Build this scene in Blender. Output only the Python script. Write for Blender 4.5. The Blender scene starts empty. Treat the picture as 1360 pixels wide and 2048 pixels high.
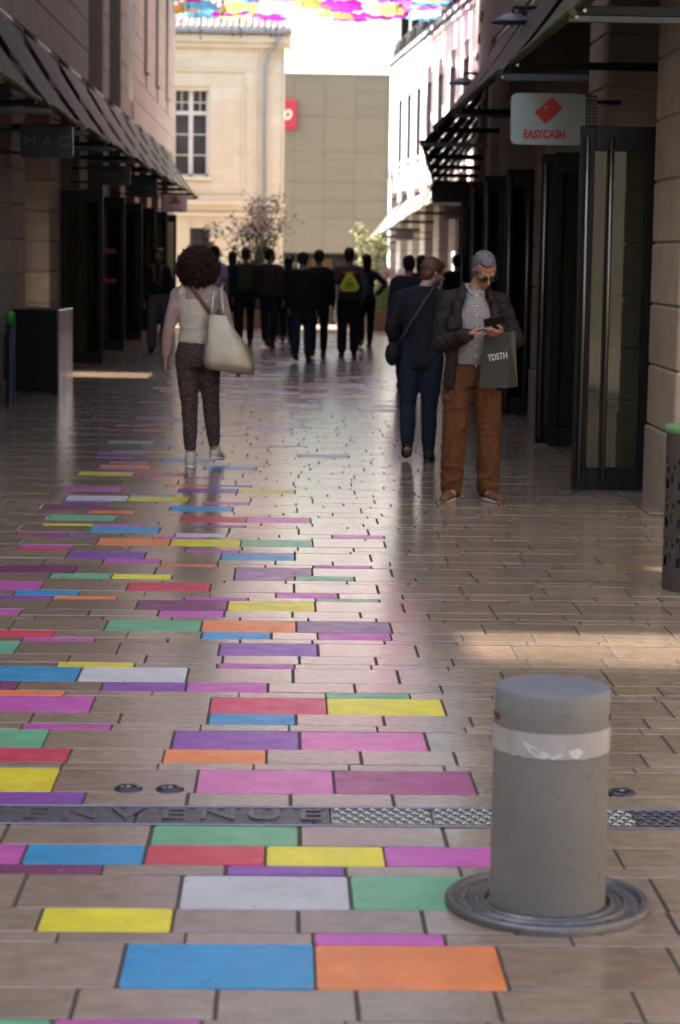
import bpy, bmesh, math, random
from mathutils import Vector, Matrix, Euler, noise
R = math.radians
random.seed(7)
sc = bpy.context.scene
col = sc.collection

# ------------------------------------------------------------------ camera
cd = bpy.data.cameras.new('camera'); cam = bpy.data.objects.new('camera', cd); col.objects.link(cam); sc.camera = cam
_R = Vector((0.99957364, -0.02511628, 0.01488973)); _U = Vector((-0.01174322, 0.12107442, 0.99257397)); _F = Vector((0.02673253, 0.99232563, -0.12072786))
m = Matrix((_R, _U, -_F)).transposed().to_4x4(); m.translation = Vector((0, 0, 1.65)); cam.matrix_world = m
cd.sensor_fit = 'VERTICAL'; cd.sensor_height = 36; cd.sensor_width = 24; cd.lens = 4267 / 2048 * 36
cd.clip_start = .1; cd.clip_end = 2000
cd.dof.use_dof = True; cd.dof.focus_distance = 9.3; cd.dof.aperture_fstop = 75 / 18.0; cd.dof.aperture_blades = 7
# ------------------------------------------------------------------ light
SUN = Vector((-1, .10, 1.22)).normalized()
EL = math.asin(SUN.z); AZ = math.atan2(SUN.x, SUN.y)
w = bpy.data.worlds.new('World'); sc.world = w; w.use_nodes = True
nt = w.node_tree; bg = nt.nodes['Background']; sky = nt.nodes.new('ShaderNodeTexSky')
sky.sky_type = 'NISHITA'; sky.sun_disc = False; sky.sun_elevation = EL; sky.sun_rotation = AZ % (2 * math.pi)
sky.dust_density = 1.6; sky.air_density = 1.7
nt.links.new(sky.outputs[0], bg.inputs[0]); bg.inputs[1].default_value = .15
sl = bpy.data.lights.new('sun', 'SUN'); sl.energy = 5.0; sl.angle = R(.5); sl.color = (1, .96, .90)
so = bpy.data.objects.new('sun', sl); col.objects.link(so); so.rotation_euler = SUN.to_track_quat('Z', 'Y').to_euler(); so.location = (-10, 0, 40)
vs = sc.view_settings; vs.view_transform = 'Standard'; vs.look = 'None'; vs.exposure = 1.98; vs.gamma = 1; vs.use_curve_mapping = False
vs.use_white_balance = True; vs.white_balance_temperature = 6800; vs.white_balance_tint = 12
sc.cycles.max_bounces = 8; sc.cycles.diffuse_bounces = 4; sc.cycles.glossy_bounces = 3; sc.cycles.transparent_max_bounces = 12
sc.cycles.sample_clamp_indirect = 6; sc.cycles.use_denoising = True; sc.cycles.caustics_reflective = False

# ------------------------------------------------------------------ materials
def srgb(r, g, b):
    f = lambda c: (c / 255) ** 2.2
    return (f(r), f(g), f(b), 1)
MATS = {}
def mat(name, c, rough=.6, metal=0., nz=(6, .25), bump=.0, bscale=40, c2=None, rvar=0., spec=.5, coat=0, rnd=0., stretch=None, stain=0, wear=None):
    if name in MATS: return MATS[name]
    m = bpy.data.materials.new(name); m.use_nodes = True; t = m.node_tree; N = t.nodes; L = t.links
    b = N['Principled BSDF']; c = tuple(c[:3]) + (1,)
    c2 = tuple((c2 or tuple(x * (1 - nz[1]) for x in c[:3]))[:3]) + (1,)
    tc = N.new('ShaderNodeTexCoord'); mp = N.new('ShaderNodeMapping'); L.new(tc.outputs['Object'], mp.inputs[0])
    if stretch: mp.inputs['Scale'].default_value = stretch
    oi = N.new('ShaderNodeObjectInfo'); ge = N.new('ShaderNodeNewGeometry')
    rn = N.new('ShaderNodeMath'); rn.operation = 'ADD'; L.new(oi.outputs['Random'], rn.inputs[0]); L.new(ge.outputs['Random Per Island'], rn.inputs[1])
    fr = N.new('ShaderNodeMath'); fr.operation = 'FRACT'; L.new(rn.outputs[0], fr.inputs[0])
    n1 = N.new('ShaderNodeTexNoise'); n1.noise_dimensions = '4D'; n1.inputs['Scale'].default_value = nz[0]; n1.inputs['Detail'].default_value = 8; n1.inputs['Roughness'].default_value = .62
    L.new(mp.outputs[0], n1.inputs['Vector'])
    wv = N.new('ShaderNodeMath'); wv.operation = 'MULTIPLY'; wv.inputs[1].default_value = 37; L.new(fr.outputs[0], wv.inputs[0]); 
    if rnd: L.new(wv.outputs[0], n1.inputs['W'])
    cr = N.new('ShaderNodeMapRange'); cr.inputs[1].default_value = .32; cr.inputs[2].default_value = .68; L.new(n1.outputs[0], cr.inputs[0])
    mx = N.new('ShaderNodeMix'); mx.data_type = 'RGBA'; mx.inputs['A'].default_value = c; mx.inputs['B'].default_value = c2
    L.new(cr.outputs[0], mx.inputs['Factor']); out = mx.outputs['Result']
    if rnd:
        hs = N.new('ShaderNodeHueSaturation'); vr = N.new('ShaderNodeMapRange'); vr.inputs[3].default_value = 1 - rnd; vr.inputs[4].default_value = 1 + rnd
        L.new(fr.outputs[0], vr.inputs[0]); L.new(vr.outputs[0], hs.inputs['Value']); L.new(out, hs.inputs['Color'])
        f2 = N.new('ShaderNodeMath'); f2.operation = 'MULTIPLY'; f2.inputs[1].default_value = 17.3; L.new(fr.outputs[0], f2.inputs[0])
        f3 = N.new('ShaderNodeMath'); f3.operation = 'FRACT'; L.new(f2.outputs[0], f3.inputs[0])
        vh = N.new('ShaderNodeMapRange'); vh.inputs[3].default_value = .5 - rnd * .07; vh.inputs[4].default_value = .5 + rnd * .05; L.new(f3.outputs[0], vh.inputs[0]); L.new(vh.outputs[0], hs.inputs['Hue'])
        out = hs.outputs[0]
    if stain or wear:
        n2 = N.new('ShaderNodeTexNoise'); n2.inputs['Scale'].default_value = 3.1 if stain else 26; n2.inputs['Detail'].default_value = 10; n2.inputs['Roughness'].default_value = .7
        L.new(tc.outputs['Object'], n2.inputs['Vector'])
        r2 = N.new('ShaderNodeMapRange'); r2.inputs[1].default_value = .56 if stain else .575; r2.inputs[2].default_value = .74 if stain else .66; r2.inputs[4].default_value = stain or wear[0]
        L.new(n2.outputs[0], r2.inputs[0]); m2 = N.new('ShaderNodeMix'); m2.data_type = 'RGBA'
        L.new(r2.outputs[0], m2.inputs['Factor']); L.new(out, m2.inputs['A']); m2.inputs['B'].default_value = (tuple(x * .45 for x in c[:3]) + (1,)) if stain else wear[1]
        out = m2.outputs['Result']
    L.new(out, b.inputs['Base Color'])
    b.inputs['Roughness'].default_value = rough; b.inputs['Metallic'].default_value = metal; b.inputs['Specular IOR Level'].default_value = spec
    if coat: b.inputs['Coat Weight'].default_value = coat; b.inputs['Coat Roughness'].default_value = .15
    if rvar:
        n3 = N.new('ShaderNodeTexNoise'); n3.inputs['Scale'].default_value = nz[0] * 1.7; n3.inputs['Detail'].default_value = 6; L.new(mp.outputs[0], n3.inputs['Vector'])
        r3 = N.new('ShaderNodeMapRange'); r3.inputs[1].default_value = .3; r3.inputs[2].default_value = .7; r3.inputs[3].default_value = rough - rvar; r3.inputs[4].default_value = rough + rvar
        L.new(n3.outputs[0], r3.inputs[0]); L.new(r3.outputs[0], b.inputs['Roughness'])
    if bump:
        n4 = N.new('ShaderNodeTexNoise'); n4.inputs['Scale'].default_value = bscale; n4.inputs['Detail'].default_value = 6; L.new(mp.outputs[0], n4.inputs['Vector'])
        bp = N.new('ShaderNodeBump'); bp.inputs['Strength'].default_value = 1; bp.inputs['Distance'].default_value = bump; L.new(n4.outputs[0], bp.inputs['Height']); L.new(bp.outputs[0], b.inputs['Normal'])
    MATS[name] = m; return m

def lin(*a): return a
STONEW = (.52, .42, .33)
M_block = mat('limestone block', (.36, .285, .215), .85, nz=(5, .28), bump=.002, bscale=60, rnd=.10, stain=.35)
M_wall = mat('limestone wall', (.43, .37, .31), .9, nz=(3, .2), bump=.002)
M_panel = mat('limestone panel', (.49, .425, .36), .85, nz=(4, .16), bump=.0015, rnd=.06, stain=.15, stretch=(1, 1, .35))
M_recess = mat('brown bronze lining', (.16, .125, .10), .6, nz=(3, .3))  # brown of the soffits, end doorway and planter soil
M_black = mat('black painted steel', (.009, .0085, .009), .45, nz=(12, .4), rvar=.08, spec=.22)
M_dark = mat('dark interior', (.02, .018, .016), .8)
M_grey = mat('grey painted steel', (.06, .06, .062), .45, nz=(15, .3), rvar=.1)
M_steel = mat('brushed steel', (.45, .42, .38), .28, 1., nz=(30, .2), stretch=(8, 8, .3), rvar=.08)
M_bronze = mat('bronze tube', (.27, .235, .21), .34, 1., nz=(20, .2), rvar=.05)
M_glassd = mat('shop glass with dark room behind', (.035, .028, .022), .07, nz=(1.2, .7), spec=.7)
M_winglass = mat('window glass', (.05, .06, .07), .08, nz=(1.2, .6), spec=.8)
M_white = mat('white painted wood', (.72, .69, .62), .5, nz=(10, .15))
M_awn = mat('olive awning canvas', (.042, .045, .015), .6, spec=.22, nz=(8, .25), bump=.002, bscale=25, rvar=.1)
M_awnglare = mat('sun glare canvas', (.62, .6, .5), .6, nz=(8, .1))  # olive canvas with the glare of the sun put into a pale colour
M_zinc = mat('zinc', (.30, .31, .33), .45, .6, nz=(9, .2))

def glass_mat():
    m = bpy.data.materials.new('clear door glass'); m.use_nodes = True; t = m.node_tree; N = t.nodes; L = t.links
    N.remove(N['Principled BSDF']); o = N['Material Output']
    tr = N.new('ShaderNodeBsdfTransparent'); tr.inputs[0].default_value = (.42, .46, .40, 1); gl = N.new('ShaderNodeBsdfGlossy'); gl.inputs['Roughness'].default_value = .03
    fz = N.new('ShaderNodeFresnel'); fz.inputs[0].default_value = 1.5; mx = N.new('ShaderNodeMixShader'); L.new(fz.outputs[0], mx.inputs[0]); L.new(tr.outputs[0], mx.inputs[1]); L.new(gl.outputs[0], mx.inputs[2]); L.new(mx.outputs[0], o.inputs[0])
    return m
M_glass = glass_mat()

# ------------------------------------------------------------------ helpers
def tag(o, label=None, cat=None, group=None, kind=None):
    if label: o['label'] = label
    if cat: o['category'] = cat
    if group: o['group'] = group
    if kind: o['kind'] = kind
    return o
def empty(name, loc=(0, 0, 0), rz=0, label=None, cat=None, group=None):
    o = bpy.data.objects.new(name, None); col.objects.link(o); o.empty_display_size = .1; o.location = loc; o.rotation_euler = (0, 0, rz)
    return tag(o, label, cat, group)
def obj(name, me, parent=None, loc=(0, 0, 0), rot=(0, 0, 0)):
    o = bpy.data.objects.new(name, me); col.objects.link(o); o.parent = parent; o.location = loc; o.rotation_euler = rot
    return o
def copy_tree(o, parent=None):
    c = o.copy(); col.objects.link(c)
    if parent is not None: c.parent = parent
    for ch in [x for x in bpy.data.objects if x.parent == o]: copy_tree(ch, c)
    return c
class MB:
    def __init__(s): s.v = []; s.f = []; s.mi = []; s.sm = []
    def add(s, v, f, mi=0, smooth=False):
        k = len(s.v); s.v += [tuple(p) for p in v]; s.f += [tuple(i + k for i in q) for q in f]; s.mi += [mi] * len(f); s.sm += [smooth] * len(f)
    def box(s, x0, x1, y0, y1, z0, z1, mi=0):
        s.add([(x0, y0, z0), (x1, y0, z0), (x1, y1, z0), (x0, y1, z0), (x0, y0, z1), (x1, y0, z1), (x1, y1, z1), (x0, y1, z1)],
              [(0, 3, 2, 1), (4, 5, 6, 7), (0, 1, 5, 4), (1, 2, 6, 5), (2, 3, 7, 6), (3, 0, 4, 7)], mi)
    def cbox(s, x0, x1, y0, y1, z0, z1, c=.006, mi=0):
        v = []; idx = {}
        X = (x0, x1); Y = (y0, y1); Z = (z0, z1)
        for i in (0, 1):
            for j in (0, 1):
                for k in (0, 1):
                    for a in range(3):
                        p = [X[i], Y[j], Z[k]]
                        for b in range(3):
                            if b != a: p[b] += c * (1 if (i, j, k)[b] == 0 else -1)
                        idx[i, j, k, a] = len(v); v.append(tuple(p))
        f = []
        def q(a): 
            n = Vector(); c0 = sum((Vector(v[i]) for i in a), Vector()) / len(a) - Vector(((x0 + x1) / 2, (y0 + y1) / 2, (z0 + z1) / 2))
            n = (Vector(v[a[1]]) - Vector(v[a[0]])).cross(Vector(v[a[2]]) - Vector(v[a[1]]))
            f.append(tuple(a) if n.dot(c0) > 0 else tuple(reversed(a)))
        for i in (0, 1):
            q([idx[i, 0, 0, 0], idx[i, 1, 0, 0], idx[i, 1, 1, 0], idx[i, 0, 1, 0]])
            q([idx[0, i, 0, 1], idx[1, i, 0, 1], idx[1, i, 1, 1], idx[0, i, 1, 1]])
            q([idx[0, 0, i, 2], idx[1, 0, i, 2], idx[1, 1, i, 2], idx[0, 1, i, 2]])
        for i in (0, 1):
            for j in (0, 1):
                q([idx[i, j, 0, 0], idx[i, j, 1, 0], idx[i, j, 1, 1], idx[i, j, 0, 1]])
                q([idx[i, 0, j, 0], idx[i, 1, j, 0], idx[i, 1, j, 2], idx[i, 0, j, 2]])
                q([idx[0, i, j, 1], idx[1, i, j, 1], idx[1, i, j, 2], idx[0, i, j, 2]])
                for k in (0, 1): q([idx[i, j, k, 0], idx[i, j, k, 1], idx[i, j, k, 2]])
        s.add(v, f, mi)
    def tube(s, pts, r, n=10, mi=0, caps=True, flat=None):
        pts = [Vector(p) for p in pts]; k = len(s.v); rr = r if isinstance(r, (list, tuple)) else [r] * len(pts)
        prev = None
        for i, p in enumerate(pts):
            d = (pts[min(i + 1, len(pts) - 1)] - pts[max(i - 1, 0)]).normalized()
            if prev is None: a = d.orthogonal().normalized() if flat is None else (Vector(flat) - d * d.dot(Vector(flat))).normalized()
            else: a = (prev - d * prev.dot(d)).normalized()
            prev = a; b = d.cross(a)
            for j in range(n):
                t = 2 * math.pi * j / n; s.v.append(tuple(p + a * math.cos(t) * rr[i] + b * math.sin(t) * rr[i] * (1 if flat is None else .22)))
        for i in range(len(pts) - 1):
            for j in range(n):
                s.f.append((k + i * n + j, k + i * n + (j + 1) % n, k + (i + 1) * n + (j + 1) % n, k + (i + 1) * n + j)); s.mi.append(mi); s.sm.append(True)
        if caps:
            s.f.append(tuple(k + j for j in reversed(range(n)))); s.mi.append(mi); s.sm.append(False)
            s.f.append(tuple(k + (len(pts) - 1) * n + j for j in range(n))); s.mi.append(mi); s.sm.append(False)
    def lathe(s, prof, n=32, c=(0, 0, 0), mi=0, smooth=True):
        k = len(s.v)
        for r, z in prof:
            for j in range(n):
                t = 2 * math.pi * j / n; s.v.append((c[0] + r * math.cos(t), c[1] + r * math.sin(t), c[2] + z))
        for i in range(len(prof) - 1):
            for j in range(n):
                s.f.append((k + i * n + j, k + i * n + (j + 1) % n, k + (i + 1) * n + (j + 1) % n, k + (i + 1) * n + j)); s.mi.append(mi); s.sm.append(smooth)
    # closed primitives for fusing
    def cap(s, p0, r0, p1, r1, n=12):
        p0 = Vector(p0); p1 = Vector(p1); d = (p1 - p0); l = d.length; d = d.normalized() if l > 1e-6 else Vector((0, 0, 1))
        P = []; Q = []
        for a in (85, 60, 30): P.append(p0 - d * r0 * math.sin(R(a))); Q.append(r0 * math.cos(R(a)))
        P += [p0, p1]; Q += [r0, r1]
        for a in (30, 60, 85): P.append(p1 + d * r1 * math.sin(R(a))); Q.append(r1 * math.cos(R(a)))
        a_ = d.orthogonal().normalized(); b_ = d.cross(a_); k = len(s.v)
        for p, r in zip(P, Q):
            for j in range(n):
                t = 2 * math.pi * j / n; s.v.append(tuple(p + a_ * math.cos(t) * r + b_ * math.sin(t) * r))
        for i in range(len(P) - 1):
            for j in range(n):
                s.f.append((k + i * n + j, k + i * n + (j + 1) % n, k + (i + 1) * n + (j + 1) % n, k + (i + 1) * n + j)); s.mi.append(0); s.sm.append(True)
        s.f.append(tuple(k + j for j in reversed(range(n)))); s.mi.append(0); s.sm.append(True)
        s.f.append(tuple(k + (len(P) - 1) * n + j for j in range(n))); s.mi.append(0); s.sm.append(True)
    def chain(s, pts, rad):
        for i in range(len(pts) - 1): s.cap(pts[i], rad[i], pts[i + 1], rad[i + 1])
    def ell(s, c, r, rot=None, n=14, mi=0):
        k = len(s.v); c = Vector(c); m_ = Euler(rot).to_matrix() if rot else Matrix.Identity(3); P = n // 2 + 2
        for i in range(P):
            ph = math.pi * (i + .02) / (P - 1 + .04)
            for j in range(n):
                t = 2 * math.pi * j / n
                s.v.append(tuple(c + m_ @ Vector((r[0] * math.sin(ph) * math.cos(t), r[1] * math.sin(ph) * math.sin(t), -r[2] * math.cos(ph)))))
        for i in range(P - 1):
            for j in range(n):
                s.f.append((k + i * n + j, k + i * n + (j + 1) % n, k + (i + 1) * n + (j + 1) % n, k + (i + 1) * n + j)); s.mi.append(mi); s.sm.append(True)
        s.f.append(tuple(k + j for j in reversed(range(n)))); s.mi.append(mi); s.sm.append(True)
        s.f.append(tuple(k + (P - 1) * n + j for j in range(n))); s.mi.append(mi); s.sm.append(True)
    def loft(s, rings, n=20, pw=2.0, mi=0, smooth=True):   # rings: (cx,cy,z,rx,ry)
        k = len(s.v)
        for cx, cy, z, rx, ry in rings:
            for j in range(n):
                t = 2 * math.pi * j / n; c_, s_ = math.cos(t), math.sin(t)
                s.v.append((cx + rx * math.copysign(abs(c_) ** (2 / pw), c_), cy + ry * math.copysign(abs(s_) ** (2 / pw), s_), z))
        up = rings[-1][2] > rings[0][2]
        for i in range(len(rings) - 1):
            for j in range(n):
                q = (k + i * n + j, k + i * n + (j + 1) % n, k + (i + 1) * n + (j + 1) % n, k + (i + 1) * n + j)
                s.f.append(q if up else tuple(reversed(q))); s.mi.append(mi); s.sm.append(smooth)
        a = tuple(k + j for j in range(n)); b = tuple(k + (len(rings) - 1) * n + j for j in range(n))
        s.f.append(tuple(reversed(a)) if up else a); s.f.append(b if up else tuple(reversed(b))); s.mi += [mi, mi]; s.sm += [smooth, smooth]
    def mesh(s, name, *mats):
        me = bpy.data.meshes.new(name); me.from_pydata(s.v, [], s.f)
        for m_ in mats: me.materials.append(m_)
        me.polygons.foreach_set('material_index', s.mi); me.polygons.foreach_set('use_smooth', s.sm); me.update(); return me
    def xf(s, m_, k0=0):
        for i in range(k0, len(s.v)): s.v[i] = tuple(m_ @ Vector(s.v[i]))
    def fused(s, name, vox, mat_, smooth=4, wr=None):
        me = s.mesh('tmp', mat_); o = bpy.data.objects.new('tmp', me); col.objects.link(o)
        md = o.modifiers.new('r', 'REMESH'); md.mode = 'VOXEL'; md.voxel_size = vox; md.use_smooth_shade = True
        if smooth: ms = o.modifiers.new('s', 'SMOOTH'); ms.factor = .5; ms.iterations = smooth
        dg = bpy.context.evaluated_depsgraph_get(); e = o.evaluated_get(dg)
        out = bpy.data.meshes.new_from_object(e, depsgraph=dg); out.name = name
        bpy.data.objects.remove(o); bpy.data.meshes.remove(me)
        if wr:
            amp, fr = wr; out.update()
            nn = [v.normal.copy() for v in out.vertices]
            for v, n_ in zip(out.vertices, nn):
                p = v.co; q = Vector((p.x * fr * .6, p.y * fr * .6, p.z * fr * 1.5)) + Vector((3, 1, 7)) * noise.noise(p * 4)
                a_ = 1 - abs(noise.noise(q)) * 2; a_ = a_ * a_ * (1 if a_ > 0 else -1)
                v.co = p + n_ * amp * (a_ - .3)
        for p in out.polygons: p.use_smooth = True
        if not out.materials: out.materials.append(mat_)
        return out
def text_mesh(body, size, mat_, ext=.003, sx=1., bold=0., align='CENTER', shear=0.):
    c = bpy.data.curves.new('t', 'FONT'); c.body = body; c.size = size; c.extrude = ext; c.offset = bold; c.align_x = align; c.align_y = 'CENTER'; c.resolution_u = 3; c.shear = shear
    o = bpy.data.objects.new('t', c); col.objects.link(o); dg = bpy.context.evaluated_depsgraph_get()
    me = bpy.data.meshes.new_from_object(o.evaluated_get(dg), depsgraph=dg); bpy.data.objects.remove(o); bpy.data.curves.remove(c)
    for v in me.vertices: v.co.x *= sx
    me.materials.clear(); me.materials.append(mat_); return me

def zg(y):                                   # the street falls gently beyond 42 m
    if y < 42: return 0.
    return -min((y - 42) / 46, 1.) * 1.3

# ------------------------------------------------------------------ ground
g = MB(); ys = [-60, -20, 0, 20, 42, 50, 60, 70, 80, 88, 120, 250, 700]
for y0, y1 in zip(ys, ys[1:]):
    g.add([(-400, y0, zg(y0) - .0065), (400, y0, zg(y0) - .0065), (400, y1, zg(y1) - .0065), (-400, y1, zg(y1) - .0065)], [(0, 1, 2, 3)])
M_ground = mat('joint mortar and plain ground', (.075, .062, .05), .9, nz=(5, .3))
M_plaza = mat('plain plaza paving', (.34, .28, .22), .7, nz=(1.5, .2))
ground = obj('ground', g.mesh('ground', M_ground)); tag(ground, kind='structure')
pz = MB()
for a, b_, c_, d_ in ((-60, -4.6, -40, 13.6), (4.6, 60, -40, 13.6), (-4.6, 4.6, -40, 3.4), (-60, 60, 62.3, 110)):
    n_ = 12
    for i in range(n_):
        y0 = c_ + (d_ - c_) * i / n_; y1 = c_ + (d_ - c_) * (i + 1) / n_
        pz.add([(a, y0, zg(y0) - .003), (b_, y0, zg(y0) - .003), (b_, y1, zg(y1) - .003), (a, y1, zg(y1) - .003)], [(0, 1, 2, 3)])
tag(obj('plaza', pz.mesh('plaza', M_plaza)), kind='structure')

def stone(name, c, c2=None, **k): return mat(name, c, .165, nz=(13, .3), c2=c2, rvar=.05, spec=1.0, bump=.0011, bscale=30, rnd=.13, stretch=(1, 1.5, 1), **k)
M_stone = stone('honed limestone paving', (.258, .188, .132), (.178, .125, .085), stain=.38)
WEAR = (.30, .23, .17, 1)
def paint(n, c): return mat('painted stone ' + n, tuple(x * .92 for x in c), .34, nz=(7, .26), rvar=.09, bump=.0008, bscale=45, rnd=.10, spec=.32, wear=(.62, WEAR))
PAL = {'B': paint('blue', (.028, .25, .47)), 'O': paint('orange', (.72, .20, .055)), 'P': paint('pink', (.47, .085, .33)), 'L': paint('light pink', (.60, .15, .36)), 'G': paint('green', (.13, .37, .21)),
       'Y': paint('yellow', (.66, .55, .025)), 'R': paint('red', (.53, .045, .075)), 'V': paint('violet', (.21, .06, .30)), 'U': paint('faded violet', (.24, .12, .23)), 'M': paint('maroon', (.18, .035, .10)),
       'D': paint('plum', (.30, .06, .16)), 'W': paint('white', (.50, .48, .48)), 'C': stone('sun patch stone', (.29, .20, .105))}  # key C: ochre tone stands in for sun falling on the stone
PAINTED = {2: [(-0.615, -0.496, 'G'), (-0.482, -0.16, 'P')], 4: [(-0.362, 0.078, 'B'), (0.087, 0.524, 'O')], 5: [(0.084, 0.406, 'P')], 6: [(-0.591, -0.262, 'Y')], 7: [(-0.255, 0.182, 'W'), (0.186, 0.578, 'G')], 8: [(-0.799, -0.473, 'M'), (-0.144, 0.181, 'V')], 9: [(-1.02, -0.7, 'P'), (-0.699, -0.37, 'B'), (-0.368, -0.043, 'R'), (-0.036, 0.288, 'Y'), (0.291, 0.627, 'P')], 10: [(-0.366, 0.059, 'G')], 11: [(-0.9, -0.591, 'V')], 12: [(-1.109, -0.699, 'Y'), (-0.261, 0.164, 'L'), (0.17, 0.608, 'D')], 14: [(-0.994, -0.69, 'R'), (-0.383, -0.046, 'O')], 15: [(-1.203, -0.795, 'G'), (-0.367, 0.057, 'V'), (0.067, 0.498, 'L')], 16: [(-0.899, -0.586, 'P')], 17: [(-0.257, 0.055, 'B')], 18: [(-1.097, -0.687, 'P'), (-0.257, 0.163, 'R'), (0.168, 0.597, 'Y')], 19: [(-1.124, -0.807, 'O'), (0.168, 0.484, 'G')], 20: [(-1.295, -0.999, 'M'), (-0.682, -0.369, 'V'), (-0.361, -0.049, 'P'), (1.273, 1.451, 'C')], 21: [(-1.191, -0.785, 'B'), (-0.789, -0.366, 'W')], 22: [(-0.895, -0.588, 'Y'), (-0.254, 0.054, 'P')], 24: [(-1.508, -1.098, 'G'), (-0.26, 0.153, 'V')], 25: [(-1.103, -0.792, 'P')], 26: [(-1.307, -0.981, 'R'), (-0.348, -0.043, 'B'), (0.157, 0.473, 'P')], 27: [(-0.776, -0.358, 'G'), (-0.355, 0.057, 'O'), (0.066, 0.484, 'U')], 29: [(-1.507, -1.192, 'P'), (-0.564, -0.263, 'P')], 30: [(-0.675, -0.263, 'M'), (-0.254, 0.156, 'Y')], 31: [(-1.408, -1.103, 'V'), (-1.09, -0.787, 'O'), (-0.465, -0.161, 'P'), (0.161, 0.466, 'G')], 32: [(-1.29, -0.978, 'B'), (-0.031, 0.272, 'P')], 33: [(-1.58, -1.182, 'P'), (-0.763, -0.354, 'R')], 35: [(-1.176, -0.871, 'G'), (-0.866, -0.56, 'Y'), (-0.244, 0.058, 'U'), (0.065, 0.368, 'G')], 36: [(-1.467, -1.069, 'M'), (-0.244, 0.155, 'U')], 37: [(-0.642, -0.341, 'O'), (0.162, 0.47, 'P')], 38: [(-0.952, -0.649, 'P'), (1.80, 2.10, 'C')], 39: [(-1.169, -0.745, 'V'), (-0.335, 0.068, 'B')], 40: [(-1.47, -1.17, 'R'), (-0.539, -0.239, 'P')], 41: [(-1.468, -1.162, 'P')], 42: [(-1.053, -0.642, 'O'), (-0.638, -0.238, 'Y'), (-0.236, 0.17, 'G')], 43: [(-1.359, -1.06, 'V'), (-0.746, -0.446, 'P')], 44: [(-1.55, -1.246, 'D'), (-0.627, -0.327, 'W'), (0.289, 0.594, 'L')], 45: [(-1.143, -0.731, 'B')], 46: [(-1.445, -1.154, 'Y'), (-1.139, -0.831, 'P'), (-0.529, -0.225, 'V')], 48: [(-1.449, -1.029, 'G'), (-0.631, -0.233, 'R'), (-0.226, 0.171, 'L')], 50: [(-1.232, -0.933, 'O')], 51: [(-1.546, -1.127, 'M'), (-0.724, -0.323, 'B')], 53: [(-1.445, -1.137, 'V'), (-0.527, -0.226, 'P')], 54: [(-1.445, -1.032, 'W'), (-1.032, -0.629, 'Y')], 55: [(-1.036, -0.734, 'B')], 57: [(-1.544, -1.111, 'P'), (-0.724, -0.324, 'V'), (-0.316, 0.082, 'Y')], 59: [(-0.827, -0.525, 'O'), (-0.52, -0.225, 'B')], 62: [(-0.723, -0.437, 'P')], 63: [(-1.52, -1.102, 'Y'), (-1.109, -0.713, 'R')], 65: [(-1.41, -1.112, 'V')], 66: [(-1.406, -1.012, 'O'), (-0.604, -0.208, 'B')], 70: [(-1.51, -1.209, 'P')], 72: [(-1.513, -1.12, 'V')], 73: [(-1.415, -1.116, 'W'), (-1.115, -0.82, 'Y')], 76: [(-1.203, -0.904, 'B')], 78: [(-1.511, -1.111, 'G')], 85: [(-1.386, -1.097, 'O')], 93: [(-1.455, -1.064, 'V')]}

ROWS = [(3.79, 4.07, 0), (4.07, 4.36, 0), (4.36, 4.451, 1), (4.451, 4.647, 2), (4.647, 4.962, 0), (4.962, 5.049, 1), (5.049, 5.237, 2), (5.237, 5.529, 0), (5.529, 5.622, 1), (5.622, 5.814, 2), (5.814, 6.02, 0),
        (6.245, 6.397, 2), (6.397, 6.696, 0), (6.696, 6.777, 1), (6.777, 6.973, 2)]
def ctr(n): return 7.112 + .56 * n - .0013 * n * n if n < 14 else 14.697 + .5236 * (n - 14)
n = 0
while ctr(n) < 62:
    a = ctr(n) - .142; b = ctr(n) + .142; ROWS += [(a, b, 0), (b, b + .095, 1), (b + .095, ctr(n + 1) - .142, 2)]; n += 1
pav = empty('pavement', (0, 0, 0)); tag(pav, kind='structure')
GX, GY, TH = .0038, .0032, .03
stones = []
for ri, (y0, y1, t) in enumerate(ROWS):
    L = (.413, .308, .312)[t]; xl, xr = (-4.6, 4.6) if y0 < 13.5 else (-3.02, 2.36 if y0 < 27 else 2.36 + (y0 - 27) * .079)
    fix = PAINTED.get(ri, []); cur = xl; segs = []
    def fill(a, b, anchor_right=True):
        d = b - a
        if d < .03: return
        if anchor_right is None: n_ = max(1, round(d / L)); cuts = [a + d * i / n_ for i in range(n_ + 1)]
        elif anchor_right: cuts = [b]; 
        else: cuts = [a]
        if anchor_right is True:
            while cuts[0] - L > a + .05: cuts.insert(0, cuts[0] - L)
            cuts.insert(0, a)
        elif anchor_right is False:
            while cuts[-1] + L < b - .05: cuts.append(cuts[-1] + L)
            cuts.append(b)
        for p, q in zip(cuts, cuts[1:]): segs.append((p, q, None))
    if fix:
        fill(xl, fix[0][0], True)
        for i, (a, b, k) in enumerate(fix):
            if i: fill(fix[i - 1][1], a, None)
            nb = fix[i + 1][0] if i + 1 < len(fix) and fix[i + 1][0] - b < .03 else b
            segs.append((a, nb, k))
        fill(fix[-1][1], xr, False)
    else:
        o_ = random.choice((0, .103, .206, .309)) ; cuts = [xl, xl + .1 + o_ % L]
        while cuts[-1] + L < xr - .05: cuts.append(cuts[-1] + L)
        cuts.append(xr)
        for p, q in zip(cuts, cuts[1:]): segs.append((p, q, None))
    for a, b, k in segs:
        xm = (a + b) / 2
        if k is None:
            pr = 0
            if 16 < y0 < 45 and -1.45 < xm < (1.3 if y0 > 22 else .4): pr = .30 if y0 > 20 else .10
            if random.random() < pr: k = random.choice('BPGUUUWLLVOPBU')
        stones.append((y0, y1, a, b, k, t))
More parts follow.
